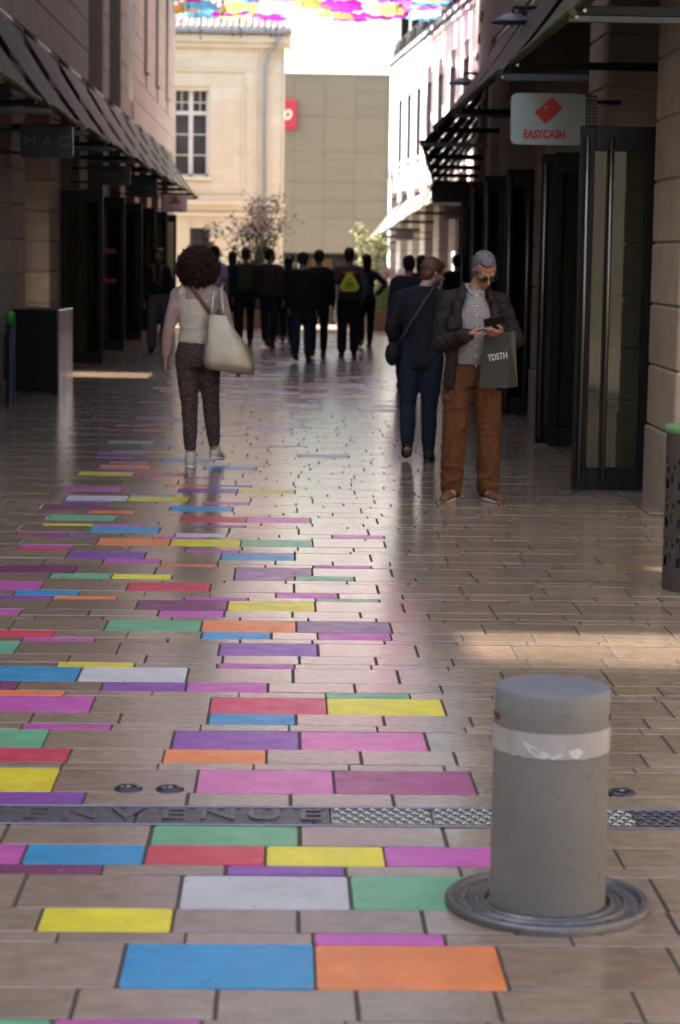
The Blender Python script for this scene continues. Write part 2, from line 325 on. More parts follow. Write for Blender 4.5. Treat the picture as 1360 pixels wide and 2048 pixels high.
# slabs along the facades
for xa, xb in ((-3.62, -3.03), (2.37, 2.96)):
    y = 13.7
    while y < 61:
        l = random.uniform(.75, 1.0); sh = max(0, (y - 27) * .079) if xa > 0 else 0
        stones.append((y, y + l, xa + sh, xb + sh, None, 3)); y += l
def vis(s):
    ym = (s[0] + s[1]) / 2; xm = (s[2] + s[3]) / 2; px = 572 + 4267 * xm / ym; return -120 < px < 1480 and ym > 4.35
def showsize(s): ym = (s[0] + s[1]) / 2; return (s[3] - s[2]) * (s[1] - s[0]) / ym ** 3
st = sorted([s for s in stones if vis(s)], key=showsize, reverse=True)
parts = set(id(s) for s in st[:295]); cache = {}
def rstone(q, hx, hy, r=.012):      # painted stones have rubbed, rounded corners
    def ring(d, z):
        out = []
        for cx, cy, a0 in ((hx - r, hy - r, 0), (-hx + r, hy - r, 90), (-hx + r, -hy + r, 180), (hx - r, -hy + r, 270)):
            for k in range(4): a = R(a0 + k * 30); out.append((cx + (r - d) * math.cos(a), cy + (r - d) * math.sin(a), z))
        return out
    v = ring(.0025, 0) + ring(0, -.0025) + ring(0, -TH); n_ = 16
    q.add(v, [tuple(range(16))] + [(j * n_ + i, (j + 1) * n_ + i, (j + 1) * n_ + (i + 1) % n_, j * n_ + (i + 1) % n_) for j in (0, 1) for i in range(n_)])
rest = MB(); keys = ['_'] + list(PAL); rmats = [M_stone] + list(PAL.values())
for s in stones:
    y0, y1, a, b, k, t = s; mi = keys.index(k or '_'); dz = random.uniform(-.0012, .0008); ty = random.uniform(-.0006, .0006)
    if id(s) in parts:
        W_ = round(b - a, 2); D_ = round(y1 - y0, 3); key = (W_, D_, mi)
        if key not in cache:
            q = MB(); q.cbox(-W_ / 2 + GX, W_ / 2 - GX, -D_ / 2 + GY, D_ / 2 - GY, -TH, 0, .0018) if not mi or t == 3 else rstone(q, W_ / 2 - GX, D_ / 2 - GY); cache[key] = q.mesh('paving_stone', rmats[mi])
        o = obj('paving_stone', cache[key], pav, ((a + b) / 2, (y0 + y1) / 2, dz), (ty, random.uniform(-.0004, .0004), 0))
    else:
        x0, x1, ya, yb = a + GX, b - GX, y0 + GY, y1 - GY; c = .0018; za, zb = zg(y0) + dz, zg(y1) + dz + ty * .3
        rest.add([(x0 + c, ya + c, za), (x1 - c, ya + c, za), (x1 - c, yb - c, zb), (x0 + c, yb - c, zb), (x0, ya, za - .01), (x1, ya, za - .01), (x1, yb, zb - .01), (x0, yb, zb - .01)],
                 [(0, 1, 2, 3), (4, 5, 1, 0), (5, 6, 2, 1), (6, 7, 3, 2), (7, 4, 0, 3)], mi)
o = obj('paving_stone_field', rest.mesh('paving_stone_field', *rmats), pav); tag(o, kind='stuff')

# ------------------------------------------------------------------ drainage channel, studs
M_castr = mat('worn raised metal', (.21, .19, .21), .38, .85, nz=(14, .35))
dr = empty('drain_channel', (0, 6.13, 0), label='narrow metal drainage channel crossing the street behind the bollard, with raised lettering', cat='drain')
M_cast = mat('worn cast metal', (.17, .155, .17), .42, .85, nz=(14, .35), rvar=.1, bump=.0015, bscale=90)
M_castl = mat('polished raised metal', (.26, .24, .26), .3, .9, nz=(14, .3))
q = MB(); q.cbox(-4.6, 4.6, -.108, -.096, -.02, .003, .002); q.cbox(-4.6, 4.6, .096, .108, -.02, .003, .002); obj('edge_rail', q.mesh('edge_rail', M_castl), dr)
q = MB(); q.box(-4.6, 4.6, -.096, .096, -.03, -.012); obj('channel_bed', q.mesh('channel_bed', M_dark), dr)
x = -2.5; pl = None
while x < .14:
    x1 = min(x + .52, .15); q = MB(); q.cbox(x + .002, x1 - .002, -.094, .094, -.012, 0, .002)
    for i in range(int((x1 - x) / .045)):
        for yy in (-.084, .084): q.cbox(x + .012 + i * .045, x + .034 + i * .045, yy - .006, yy + .006, 0, .004, .0015)
    obj('cover_plate', q.mesh('cover_plate', M_cast), dr); x += .52
LX = [-.852 + .1345 * i for i in range(-1, 9)]
for ch, x in zip('BIENVENUE', LX): obj('letter', text_mesh(ch, .165, M_castr, .003, .95, .000), dr, (x, -.002, .003))
x = .15
while x < 4.5:
    q = MB(); q.cbox(x + .002, x + .298, -.094, .094, -.012, -.003, .002)
    for i in range(8):
        for j in range(5):
            xx = x + .02 + i * .0355 + (j % 2) * .017; yy = -.072 + j * .036
            q.tube([(xx - .010, yy - .003, -.002), (xx, yy + .004, .003), (xx + .010, yy - .003, -.002)], .0042, 6)
    obj('tread_plate', q.mesh('tread_plate', M_steel if x < .8 else M_cast), dr); x += .3  # brighter metal stands in for the shine on the first plates
M_iron = mat('dark ground stud', (.05, .05, .07), .3, .8, nz=(30, .4))
for x, y, lb in ((-.466, 6.434, 'left round metal stud set in the stone just behind the drain'), (-.338, 6.432, 'right round metal stud of the pair behind the drain'), (1.06, 6.435, 'single dark metal stud to the right of the grey bollard')):
    t = empty('ground_stud', (x, y, 0), label=lb, cat='ground stud', group='round studs in the paving')
    q = MB(); q.lathe([(.0, .006), (.012, .0065), (.014, .010), (.036, .008), (.043, .004), (.044, -.002)], 28); obj('disc', q.mesh('disc', M_iron), t)
    q = MB(); q.lathe([(0, .011), (.009, .011), (.010, .008)], 16); obj('bolt', q.mesh('bolt', M_bronze), t)

# ------------------------------------------------------------------ big grey bollard
bo = empty('security_bollard', (.688, 5.29, 0), label='thick grey cylindrical retractable bollard in the right foreground', cat='bollard')
M_bol = mat('chalky grey bollard paint', (.19, .185, .175), .6, nz=(4.5, .24), bump=.0008, bscale=40, rvar=.10, wear=(.40, (.085, .065, .052, 1)))
M_boltop = mat('smooth grey cap', (.11, .112, .13), .5, nz=(5, .12), rvar=.05)
M_tape = mat('torn reflective band', (.42, .40, .395), .45, nz=(14, .30), stretch=(1, 1, .3), rvar=.1)
M_tapew = mat('peeled white scraps', (.62, .62, .62), .5)
q = MB(); q.lathe([(.148, -.02), (.147, .3), (.1455, .50), (.1455, .5635), (.143, .568)], 96); obj('post', q.mesh('post', M_bol), bo)
q = MB(); q.lathe([(.143, .568), (.137, .5718), (.10, .5725), (0.0001, .5730)], 96); obj('cap', q.mesh('cap', M_boltop), bo)
q = MB()
for i in range(96):   # band with a torn lower edge
    a0, a1 = 2 * math.pi * i / 96, 2 * math.pi * (i + 1) / 96
    zb = lambda a: .414 + .006 * noise.noise(Vector((math.cos(a) * 5, math.sin(a) * 5, 2))) + .004 * noise.noise(Vector((math.cos(a) * 18, math.sin(a) * 18, 5)))
    r_ = .1478
    q.add([(r_ * math.cos(a0), r_ * math.sin(a0), zb(a0)), (r_ * math.cos(a1), r_ * math.sin(a1), zb(a1)), (r_ * math.cos(a1), r_ * math.sin(a1), .477), (r_ * math.cos(a0), r_ * math.sin(a0), .477)], [(0, 1, 2, 3)], 0, True)
obj('reflective_band', q.mesh('reflective_band', M_tape), bo)
q = MB()
for ca, cz, wa, hz, sl_ in ((-112, .433, 13, .013, -.0012), (-92, .421, 6, .006, .001), (-73, .428, 7, .013, 0)):
    pts = []
    for i in range(16):
        t = 2 * math.pi * i / 16; a = R(ca + wa * math.cos(t) * (1 + .2 * math.sin(3 * t))); z = cz + hz * math.sin(t) * (1 + .25 * math.cos(5 * t)) + sl_ * wa * math.cos(t) * .9
        pts.append((.1487 * math.cos(a), .1487 * math.sin(a), z))
    q.add(pts, [tuple(range(16))])
obj('paper_scrap', q.mesh('paper_scrap', M_tapew), bo)
q = MB()
for sx_ in (-1, 1):
    for t_ in range(7):
        a = R(-90 + sx_ * (72 + t_ * 2.5)); q.cbox(.145 * math.cos(a) - .003, .145 * math.cos(a) + .003, .145 * math.sin(a) - .004, .145 * math.sin(a) + .004, .492, .508, .001)
tag(obj('slot', q.mesh('slot', mat('rusty slot', (.12, .035, .02), .8)), bo), kind='stuff')
M_ring = mat('worn iron collar', (.15, .14, .145), .40, .7, nz=(18, .4), rvar=.12, bump=.001, bscale=70)
q = MB(); q.lathe([(.262, -.01), (.262, .012), (.258, .020), (.247, .023), (.238, .019), (.234, .012), (.205, .011), (.203, .017), (.196, .018), (.193, .011), (.172, .010), (.170, .016), (.160, .016), (.157, -.01)], 96)
for i in range(14):
    a = 2 * math.pi * i / 14; ca, sa = math.cos(a), math.sin(a)
    k = len(q.v); q.cbox(-.012, .012, -.004, .004, 0, .003, .0012); q.xf(Matrix.Translation((ca * .219, sa * .219, .0105)) @ Matrix.Rotation(a, 4, 'Z'), k)
obj('ground_ring', q.mesh('ground_ring', M_ring), bo)

# ------------------------------------------------------------------ buildings
def build_front(root, sg, yA, yB, bays, upper, top_in=4.3, H=14., ops=(), plinth=True, depth=6., Hvis=9., wallmat=None, pit=()):
    """local frame: the facade plane is x=0, the inside is at sg*x>0, the street runs along y. bays = list of (y0,y1) shop openings"""
    def bx(q, a, b, *r, c=None):
        x0, x1 = sorted((sg * a, sg * b))
        q.box(x0, x1, *r) if c is None else q.cbox(x0, x1, *r, c)
    wm = wallmat or M_wall
    zl = zg(root.location.y + yA + 1) if False else 0
    # pillars between the bays, each a stack of blocks
    edges = [yA] + [v for b in bays for v in b] + [yB]
    piers = [(edges[i], edges[i + 1]) for i in range(0, len(edges), 2) if edges[i + 1] - edges[i] > .05]
    cache_ = {}
    for (p0, p1) in piers:
        pr = empty('pillar', (0, (p0 + p1) / 2, 0)); pr.parent = root; L = p1 - p0
        q = MB(); bx(q, .02, .62, -L / 2 + .02, L / 2 - .02, -1.2, top_in); obj('core', q.mesh('core', wm), pr)
        z = -1.2; k = 0
        while z < top_in - .02:
            h = 1.70 if k == 0 else .415
            h = min(h, top_in - z); key = (round(L, 2), round(h, 3), k == 0)
            if key not in cache_:
                q = MB(); e = .012 if k == 0 else 0.; bx(q, -e, .66, -L / 2 - e, L / 2 + e, .005, h - .005, c=.012); cache_[key] = q.mesh('stone_block', M_block)
            obj('stone_block', cache_[key], pr, (0, 0, z)); z += h; k += 1
    # recess: glazing, frames, dark room
    for (b0, b1) in bays:
        if (b0, b1) in pit: continue
        sf = empty('shopfront', (0, (b0 + b1) / 2, 0)); sf.parent = root; L = b1 - b0
        q = MB(); bx(q, .50, .51, -L / 2, L / 2, -1.2, top_in); obj('pane', q.mesh('pane', M_glassd), sf)
        q = MB()
        for yy in (-L / 2 + .04, -L / 6, L / 6, L / 2 - .04): bx(q, .43, .50, yy - .035, yy + .035, -1.2, top_in)
        for zz in (.06, 2.5, 3.1, top_in - .05): bx(q, .435, .50, -L / 2, L / 2, zz - .05, zz + .05)
        obj('frame', q.mesh('frame', M_black), sf)
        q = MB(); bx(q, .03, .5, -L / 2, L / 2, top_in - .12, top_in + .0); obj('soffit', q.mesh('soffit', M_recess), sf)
    # upper wall with openings
    ysc = sorted({yA, yB} | {v for o_ in ops for v in o_[:2]}); zsc = sorted({top_in, H} | {max(top_in, min(H, v)) for o_ in ops for v in o_[2:4]})
    q = MB()
    for y0, y1 in zip(ysc, ysc[1:]):
        for z0, z1 in zip(zsc, zsc[1:]):
            if any(o_[0] <= (y0 + y1) / 2 <= o_[1] and o_[2] <= (z0 + z1) / 2 <= o_[3] for o_ in ops): continue
            bx(q, .03, .45, y0, y1, z0, z1)
    obj('upper_wall', q.mesh('upper_wall', wm), root)
    z = top_in; r = 0; ch = upper
    while z < Hvis:
        y = yA - (r % 2) * .95
        while y < yB:
            a, b = max(y, yA), min(y + 1.9, yB); spans = [(a, b)]
            for o_ in ops:
                if z + ch > o_[2] + .03 and z < o_[3] - .03:
                    ns = []
                    for s0, s1 in spans:
                        if o_[1] <= s0 or o_[0] >= s1: ns.append((s0, s1)); continue
                        if o_[0] > s0: ns.append((s0, o_[0]))
                        if o_[1] < s1: ns.append((o_[1], s1))
                    spans = ns
            for s0, s1 in spans:
                if s1 - s0 < .06: continue
                key = ('p', round(s1 - s0, 2))
                if key not in cache_:
                    q = MB(); LL = round(s1 - s0, 2); bx(q, 0, .06, -LL / 2 + .003, LL / 2 - .003, .006, ch - .006, c=.005); cache_[key] = q.mesh('stone_panel', M_panel)
                obj('stone_panel', cache_[key], root, (0, (s0 + s1) / 2, z))
            y += 1.9
        z += ch; r += 1
    if Hvis < H: q = MB(); bx(q, 0, .05, yA, yB, z + .01, H); obj('plain_upper_wall', q.mesh('plain_upper_wall', M_panel), root)
    for o_ in ops:
        if len(o_) > 4 and o_[4] == 'void': continue
        wn = empty('window', (0, (o_[0] + o_[1]) / 2, o_[2])); wn.parent = root; L = o_[1] - o_[0]; h = min(o_[3], H) - o_[2]
        q = MB(); bx(q, .30, .32, -L / 2, L / 2, 0, h); obj('pane', q.mesh('pane', M_winglass), wn)
        q = MB()
        for yy in (-L / 2 + .03, 0, L / 2 - .03): bx(q, .26, .30, yy - .03, yy + .03, 0, h)
        zz = .03
        while zz < h: bx(q, .262, .30, -L / 2, L / 2, zz - .03, zz + .03); zz += 1.5
        obj('frame', q.mesh('frame', M_black), wn)
        if o_[2] > top_in + .1:
            q = MB(); bx(q, -.05, .3, -L / 2 - .04, L / 2 + .04, -.06, 0, c=.006); obj('sill', q.mesh('sill', M_block), wn)
def leaf(root, sg, y, xtip, xin, h=2.5, handles=(), poster=False, fw=.07, base=.16):
    """glazed door leaf standing open at right angles to the facade (local frame)"""
    d = empty('door', (0, y, .02)); d.parent = root
    a, b = sorted((sg * xtip, sg * xin))
    q = MB()
    q.cbox(a, a + fw, -.03, .03, 0, h, .004); q.cbox(b - fw, b, -.03, .03, 0, h, .004); q.cbox(a + fw, b - fw, -.029, .029, h - .17, h - .001, .004); q.cbox(a + fw, b - fw, -.029, .029, .001, base, .004)
    obj('door_frame', q.mesh('door_frame', M_black), d)
    q = MB(); q.box(a + fw, b - fw, -.006, .006, base, h - .17); obj('pane', q.mesh('pane', M_glass), d)
    for hx in handles:
        q = MB(); q.tube([(hx, -.085, .06), (hx, -.085, h - .08)], .0145, 16)
        for zz in (.12, h / 2, h - .16): q.tube([(hx, -.085, zz), (hx, -.03, zz)], .008, 8)
        obj('handle', q.mesh('handle', M_bronze), d)
    return d
# right building, straight part.  facade plane X = 2.52
rb = empty('stone_building', (2.52, 0, 0), label='beige stone shop building with tall pillars along the right side of the street', cat='building')
rbays = [(14.75, 17.1), (18.12, 20.9), (21.9, 24.6), (25.65, 26.9)]
build_front(rb, 1, 13.7, 27.0, rbays, .45, H=23, ops=[(19.0, 20.1, 5.7, 9.4), (22.7, 23.8, 5.7, 9.4)], Hvis=6.2)
q = MB(); q.box(.62, 14, 13.72, 14.0, -1, 23); q.box(8, 8.3, 14, 27, -1, 23); q.box(.45, 8, 14.0, 27, 22.7, 23); obj('side_wall', q.mesh('side_wall', M_wall), rb)
z = 0; k = 0
while z < 5.2:                                    # coursed end wall facing the cross street
    for i in range(3):
        xa = .66 + i * 1.1 - (k % 2) * .5; q = MB(); q.cbox(max(xa, .662), xa + 1.092, 13.69, 13.76, z + .005, z + .41, .01); obj('stone_block', q.mesh('stone_block', M_block), rb)
    z += .415; k += 1
leaf(rb, 1, 14.86, -.50, .06, 2.52, handles=(-.455, -.29), fw=.1)
leaf(rb, 1, 18.55, -.33, .10, 2.5, handles=(-.30,)); leaf(rb, 1, 17.05 + 1.2, -.25, .3, 2.5, handles=())
leaf(rb, 1, 21.95, -.28, .22, 2.5, handles=(-.25, -.06)); leaf(rb, 1, 23.9, -.33, .2, 2.5, handles=(-.3,)); leaf(rb, 1, 26.0, -.3, .2, 2.5, handles=(-.27,))
# floor-to-ceiling poster inside the second shop window
def poster_mat():
    m = bpy.data.materials.new('fashion poster print'); m.use_nodes = True; t = m.node_tree; N = t.nodes; L = t.links; b = N['Principled BSDF']
    tc = N.new('ShaderNodeTexCoord'); n = N.new('ShaderNodeTexNoise'); n.inputs['Scale'].default_value = 2.4; n.inputs['Detail'].default_value = 1; L.new(tc.outputs['Object'], n.inputs[0])
    r = N.new('ShaderNodeValToRGB'); r.color_ramp.interpolation = 'CONSTANT'; e = r.color_ramp.elements; e[0].color = (.34, .36, .32, 1); e[1].position = .46; e[1].color = (.16, .15, .12, 1)
    for p, c in ((.53, (.40, .09, .08, 1)), (.57, (.42, .42, .40, 1)), (.63, (.05, .05, .04, 1))): x = e.new(p); x.color = c
    L.new(n.outputs[0], r.inputs[0]); L.new(r.outputs[0], b.inputs['Base Color']); b.inputs['Roughness'].default_value = .25; return m
q = MB(); q.box(.40, .42, 15.3, 16.9, .25, 2.35); obj('window_poster', q.mesh('window_poster', poster_mat()), rb)
q = MB(); q.box(.36, .38, 19.0, 20.3, .3, 2.3); obj('window_poster', q.mesh('window_poster', bpy.data.materials['fashion poster print']), rb)
# right building, the part that turns away
rf = empty('stone_building', (2.52, 27.02, 0), R(-4.5), label='shaded stone shop building on the right that turns slightly away beyond the big awnings', cat='building')
rfb = [(1.6 + 3.75 * i, 4.3 + 3.75 * i) for i in range(6)]
build_front(rf, 1, 0, 25.0, rfb, .45, H=19, ops=[(1.9 + 3.75 * i, 3.1 + 3.75 * i, 5.7, 9.6) for i in range(6)], Hvis=9.6)
q = MB(); q.box(.45, 6, 0, 25, 18.7, 19); q.box(.45, 6, 24.8, 25, -1, 18.7); obj('roof', q.mesh('roof', M_wall), rf)
for i in range(5): leaf(rf, 1, 4.2 + 3.75 * i, -.32, .2, 2.5, handles=(-.29,))
# left building   facade plane X = -3.2
lb = empty('stone_building', (-3.2, 0, 0), label='long beige stone shop building in shade along the left side of the street', cat='building')
lbays = [(14.5, 17.0), (18.4, 21.1), (22.4, 25.15), (26.5, 29.2), (30.6, 33.45), (34.8, 37.7), (38.95, 41.65), (42.9, 45.65), (47.0, 49.7), (51.0, 54.0), (55.2, 58.2)]
lops = [(34.9, 37.6, 4.3, 12), (39.0, 41.6, 4.3, 12), (43.9, 45.1, 4.7, 9.9, 'void'), (48.3, 49.5, 5.65, 9.9), (52.5, 53.7, 5.65, 9.9), (56.9, 58.1, 5.65, 9.9)]  # void: window left unglazed and lowered to let a sun streak through
build_front(lb, -1, 13.9, 61.5, lbays, .47, H=10, ops=lops, Hvis=9.05, pit=((26.5, 29.2),))
q = MB(); q.box(-.45, -.03, 13.9, 45.6, 10.01, 23); obj('unseen_shade_wall', q.mesh('unseen_shade_wall', M_wall), lb)  # unseen height added to keep sun and sky off the near street
q = MB()
for a_ in ((26.5, 27.85, -1, 4.3), (29.0, 29.2, -1, 4.3), (27.85, 29.0, -1, .35), (27.85, 29.0, 2.35, 4.3)): q.box(-.5, -.43, *a_)
obj('sun_slot_front', q.mesh('sun_slot_front', M_black), lb)  # bay front with an opening cut to throw a sun patch
q = MB(); q.box(-14, -.62, 13.92, 14.3, -1, 23); q.box(-14, -.45, 61.1, 61.5, -2, 10); q.box(-14, -13.6, 14.3, 61.1, -2, 9); obj('side_wall', q.mesh('side_wall', M_wall), lb)
for y in (30.65, 34.75, 38.9, 43.0, 47.1, 51.1):
    d_ = leaf(lb, -1, y, -.60, .0, 2.46)
    if y == 34.75:
        for z_ in (1.12, 1.60): q = MB(); q.cbox(.20, .46, -.012, -.007, z_ - .035, z_ + .035, .002); obj('red_sticker', q.mesh('red_sticker', mat('red vinyl', (.35, .03, .05), .5)), d_)
# low metal frames of the last shop: a glazed sign case catching the light
# the unseen blocks added beside and behind the camera to shade and fill the foreground
M_pale = mat('pale bounce wall', (.74, .69, .61), .9, nz=(2, .1))  # kept pale so the unseen blocks throw more light onto the foreground
def block(name, x0, x1, y0, y1, h, lab, notches=()):
    q = MB(); q.box(x0, x1, y0, y1, -.5, h)
    for a, b, z in notches: q.box(x0, x1, a, b, h, z)
    o = obj(name, q.mesh(name, M_pale if x0 < 0 else M_wall)); tag(o, lab, 'building'); return o
q = MB(); q.box(-14, -7, -14, 13.9, -.5, 9.5)          # unseen block; roofline gaps cut to let two streaks of sun through
q.box(-14, -7, -14, 9.15, 9.5, 13.4); q.box(-14, -7, 10.35, 12.05, 9.5, 13.4); q.box(-14, -7, 12.05, 12.35, 9.5, 10.95); q.box(-14, -7, 12.35, 13.9, 9.5, 13.4)
yy = 9.15
while yy < 10.35:                                  # slats added in the gap, denser towards its ends, to soften the streak
    e_ = abs(yy - 9.75) / .6; q.box(-7.3, -7.25, yy, yy + .045 * min(.92, .15 + .8 * e_ ** 1.5), 9.5, 13.4); yy += .045
tag(obj('unseen_corner_block', q.mesh('unseen_corner_block', M_pale)), 'unseen block added left of the camera, its roofline cut to let sun streaks through', 'building')
block('unseen_bounce_block', -20, 20, -22, -14, 11, 'unseen pale block added behind the camera to bounce light onto the foreground')
block('unseen_corner_block', 9, 16, -14, 13.0, 11, 'unseen block added on the right of the cross street beside the camera')

# ------------------------------------------------------------------ old stone building at the end, left
ob = empty('old_stone_building', (0, 68, 0), label='pale yellow limestone building with tall mullioned window and tiled roof ending the street', cat='building')
M_ylw = mat('old yellow limestone', (.70, .62, .49), .9, nz=(1.1, .34), c2=(.62, .51, .36), bump=.003, rnd=.03, stain=.12)
M_tile = mat('pale clay tile', (.52, .40, .34), .8, nz=(6, .4), rnd=.2)  # clay colour, varied at random from tile to tile
# wall with real openings; local y=0 is the front
def wall_xz(name, x0, x1, z0, z1, ops, y0, y1, m_, root):
    xs = sorted({x0, x1} | {v for o_ in ops for v in o_[:2]}); zs = sorted({z0, z1} | {v for o_ in ops for v in o_[2:4]}); q = MB()
    for a, b in zip(xs, xs[1:]):
        for c, d in zip(zs, zs[1:]):
            if any(o_[0] < (a + b) / 2 < o_[1] and o_[2] < (c + d) / 2 < o_[3] for o_ in ops): continue
            q.box(a, b, y0, y1, c, d)
    return obj(name, q.mesh(name, m_), root)
wops = [(-3.62, -2.46, 3.95, 6.62), (-3.05, -2.42, 1.5, 2.35), (-6.9, -5.7, 3.95, 6.62)]
wall_xz('wall', -14, -.10, -2, 8.45, wops, 0.05, .6, M_ylw, ob)
# ashlar courses on the front, pieces around the openings
z = -.8; r = 0
while z < 8.3:
    h = .42; x = -6.0 + (r % 2) * .35
    while x < -.1:
        a, b = x, min(x + .72, -.10)
        for s0, s1 in ([(a, b)] if not any(a < o_[1] and b > o_[0] and z + h > o_[2] and z < o_[3] for o_ in wops) else
                       [(p, q_) for p, q_ in ((a, min(b, max(a, wops[0][0] if z > 3 else wops[1][0]))), (max(a, min(b, wops[0][1] if z > 3 else wops[1][1])), b)) if q_ - p > .05]):
            q = MB(); pr_ = 0.0 if s0 < -1.55 or s0 > -.85 else .03; q.cbox(s0 + .0015, s1 - .0015, 0, .06, z + .0015, z + h - .0015, .003)
            obj('stone_block', q.mesh('stone_block', M_ylw), ob)
        x = b
    z += h; r += 1
q = MB(); q.cbox(-1.42, -1.36, -.05, 0, 3.5, 7.2, .01); q.cbox(-4, -1.36, -.05, 0, 7.2, 7.26, .01); q.cbox(-4, -1.36, -.05, 0, 3.45, 3.5, .01); q.cbox(-.16, -.10, -.04, 0, 3.3, 8.3, .01); q.cbox(-1.05, -.98, -.04, 0, 3.3, 8.3, .01)
obj('panel_moulding', q.mesh('panel_moulding', M_ylw), ob)
q = MB(); q.cbox(-14, -.04, -.14, .05, 3.05, 3.18, .02); q.cbox(-14, -.08, -.07, .05, 2.93, 3.05, .01); q.cbox(-14, -.06, -.10, .05, 2.72, 2.82, .01); obj('string_course', q.mesh('string_course', M_ylw), ob)
q = MB(); q.cbox(-14, 0, -.16, .05, 7.95, 8.1, .02); q.cbox(-14, .06, -.26, .05, 8.1, 8.35, .03); obj('cornice', q.mesh('cornice', M_ylw), ob)
q = MB(); q.cbox(-14, .12, -.42, -.26, 8.36, 8.52, .03); obj('gutter', q.mesh('gutter', M_zinc), ob)
q = MB(); q.tube([(-.30, -.34, 8.36), (-.30, -.34, 8.15), (-.38, -.22, 7.98), (-.62, -.11, 7.72), (-.70, -.10, 7.4), (-.70, -.10, -1)], .055, 12); obj('downpipe', q.mesh('downpipe', M_zinc), ob)
for o_ in (wops[0], wops[2]):
    wn = empty('window', ((o_[0] + o_[1]) / 2, 0, o_[2])); wn.parent = ob; L = o_[1] - o_[0]; h = o_[3] - o_[2]
    q = MB(); q.box(-L / 2, L / 2, .30, .32, 0, h); obj('pane', q.mesh('pane', M_winglass), wn)
    q = MB()
    for xx, w_ in ((-L / 2 + .05, .05), (0, .07), (L / 2 - .05, .05)): q.cbox(xx - w_, xx + w_, .2, .29, 0, h, .005)
    q.cbox(-L / 2, L / 2, .19, .28, h * .72, h * .72 + .12, .005); q.cbox(-L / 2, L / 2, .2, .29, 0, .08, .005)
    obj('frame', q.mesh('frame', M_white), wn)
    q = MB()
    for f_ in (.24, .48): q.box(-L / 2, L / 2, .215, .25, h * f_ + .02, h * f_ + .055)
    q.box(-L / 2, L / 2, .215, .25, h * .86, h * .86 + .035)
    for xx in (-.29, .29): q.box(xx - .015, xx + .015, .215, .25, h * .76, h)
    obj('glazing_bar', q.mesh('glazing_bar', M_white), wn)
    q = MB(); q.cbox(-L / 2 - .08, L / 2 + .08, -.08, .2, -.12, 0, .01); obj('sill', q.mesh('sill', M_ylw), wn)
wn = empty('window', (-2.735, 0, 1.5)); wn.parent = ob; q = MB(); q.box(-.32, .32, .3, .32, 0, .85); obj('pane', q.mesh('pane', M_winglass), wn)
q = MB(); q.box(-.02, .02, .26, .3, 0, .85); q.box(-.32, .32, .26, .3, .4, .43); obj('frame', q.mesh('frame', M_grey), wn)
q = MB(); q.add([(-14, -.30, 8.50), (.10, -.30, 8.50), (-1.6, 3.6, 10.2), (-14, 3.6, 10.2)], [(0, 1, 2, 3)]); q.add([(.10, -.30, 8.50), (.10, 8, 8.5), (-1.6, 4.2, 10.2), (-1.6, 3.6, 10.2)], [(0, 1, 2, 3)]); obj('roof', q.mesh('roof', M_tile), ob)
tm = None
for r in range(9):
    for i in range(24):
        x = -4.6 + i * .2; y = -.36 + r * .30
        if x > .05 - (y + .3) * .44: continue
        if tm is None:
            q = MB(); k = 8
            for j in range(k + 1):
                t = math.pi * j / k; q.v += [(.10 * math.cos(t), 0, .075 * math.sin(t)), (.085 * math.cos(t), .42, .065 * math.sin(t)), (.085 * math.cos(t), 0, .06 * math.sin(t))]
            for j in range(k): q.f += [(j * 3, j * 3 + 3, j * 3 + 4, j * 3 + 1), (j * 3 + 3, j * 3, j * 3 + 2, j * 3 + 5)]; q.mi += [0, 0]; q.sm += [True, False]
            tm = q.mesh('roof_tile', M_tile)
        obj('roof_tile', tm, ob, (x, y, 8.53 + (y + .3) * .436), (R(23.5), random.uniform(-.04, .04), random.uniform(-.03, .03)))

# ------------------------------------------------------------------ modern building closing the view
fb = empty('modern_building', (0, 86, 0), label='plain taupe panelled building closing the end of the street behind the trees', cat='building')
M_mesh = mat('taupe woven cladding', (.225, .185, .125), .8, nz=(.8, .16), rnd=.025, bump=.004, bscale=30, stretch=(.4, 1, 6))
q = MB(); q.box(-14, 22, .08, 12, 1.62, 8.62); obj('wall', q.mesh('wall', M_mesh), fb)
zc = [1.62, 3.0, 3.72, 4.45, 5.6, 7.0, 8.6]
for z0, z1 in zip(zc, zc[1:]):
    for i in range(10):
        x = -3.4 + i * 1.22; q = MB(); q.cbox(x + .004, x + 1.216, 0, .09, z0 + .004, z1 - .004, .004); obj('cladding_panel', q.mesh('cladding_panel', M_mesh), fb)
q = MB(); q.box(-14, 22, -.03, .3, 8.6, 8.68); obj('coping', q.mesh('coping', M_zinc), fb)
q = MB(); q.box(-14, 22, 1.5, 1.6, -2, 1.62); obj('recessed_wall', q.mesh('recessed_wall', mat('dark lower wall', (.12, .10, .08), .8)), fb)  # wall in its own dark brown
for x0, x1, mm in ((-.2, .35, M_recess), (1.0, 1.9, mat('brown wooden door', (.13, .075, .03), .6, nz=(8, .3))), (1.95, 2.5, M_winglass), (2.6, 4.5, M_winglass), (4.7, 6.5, M_winglass)):
    q = MB(); q.box(x0, x1, 1.2, 1.5, -1.3, 1.4); obj('ground_floor_bay', q.mesh('ground_floor_bay', mm), fb)
for x in (.6, 2.55, 4.6): q = MB(); q.cbox(x - .12, x + .12, .1, .5, -1.5, 1.62, .01); obj('pillar', q.mesh('pillar', mat('pale concrete', (.4, .37, .3), .8)), fb)
ls = empty('wall_sign', (-.40, 85.9, 7.05), label='red square sign with white rounded letters on the taupe wall, half hidden by yellow building', cat='sign')
M_red = mat('red sign panel', (.55, .03, .06), .4); M_signw = mat('white sign letters', (.75, .72, .7), .5); M_yel = mat('yellow letter outline', (.8, .6, .05), .5)
q = MB(); q.cbox(-.80, .76, -.08, .06, -.58, .58, .01); obj('panel', q.mesh('panel', M_red), ls)
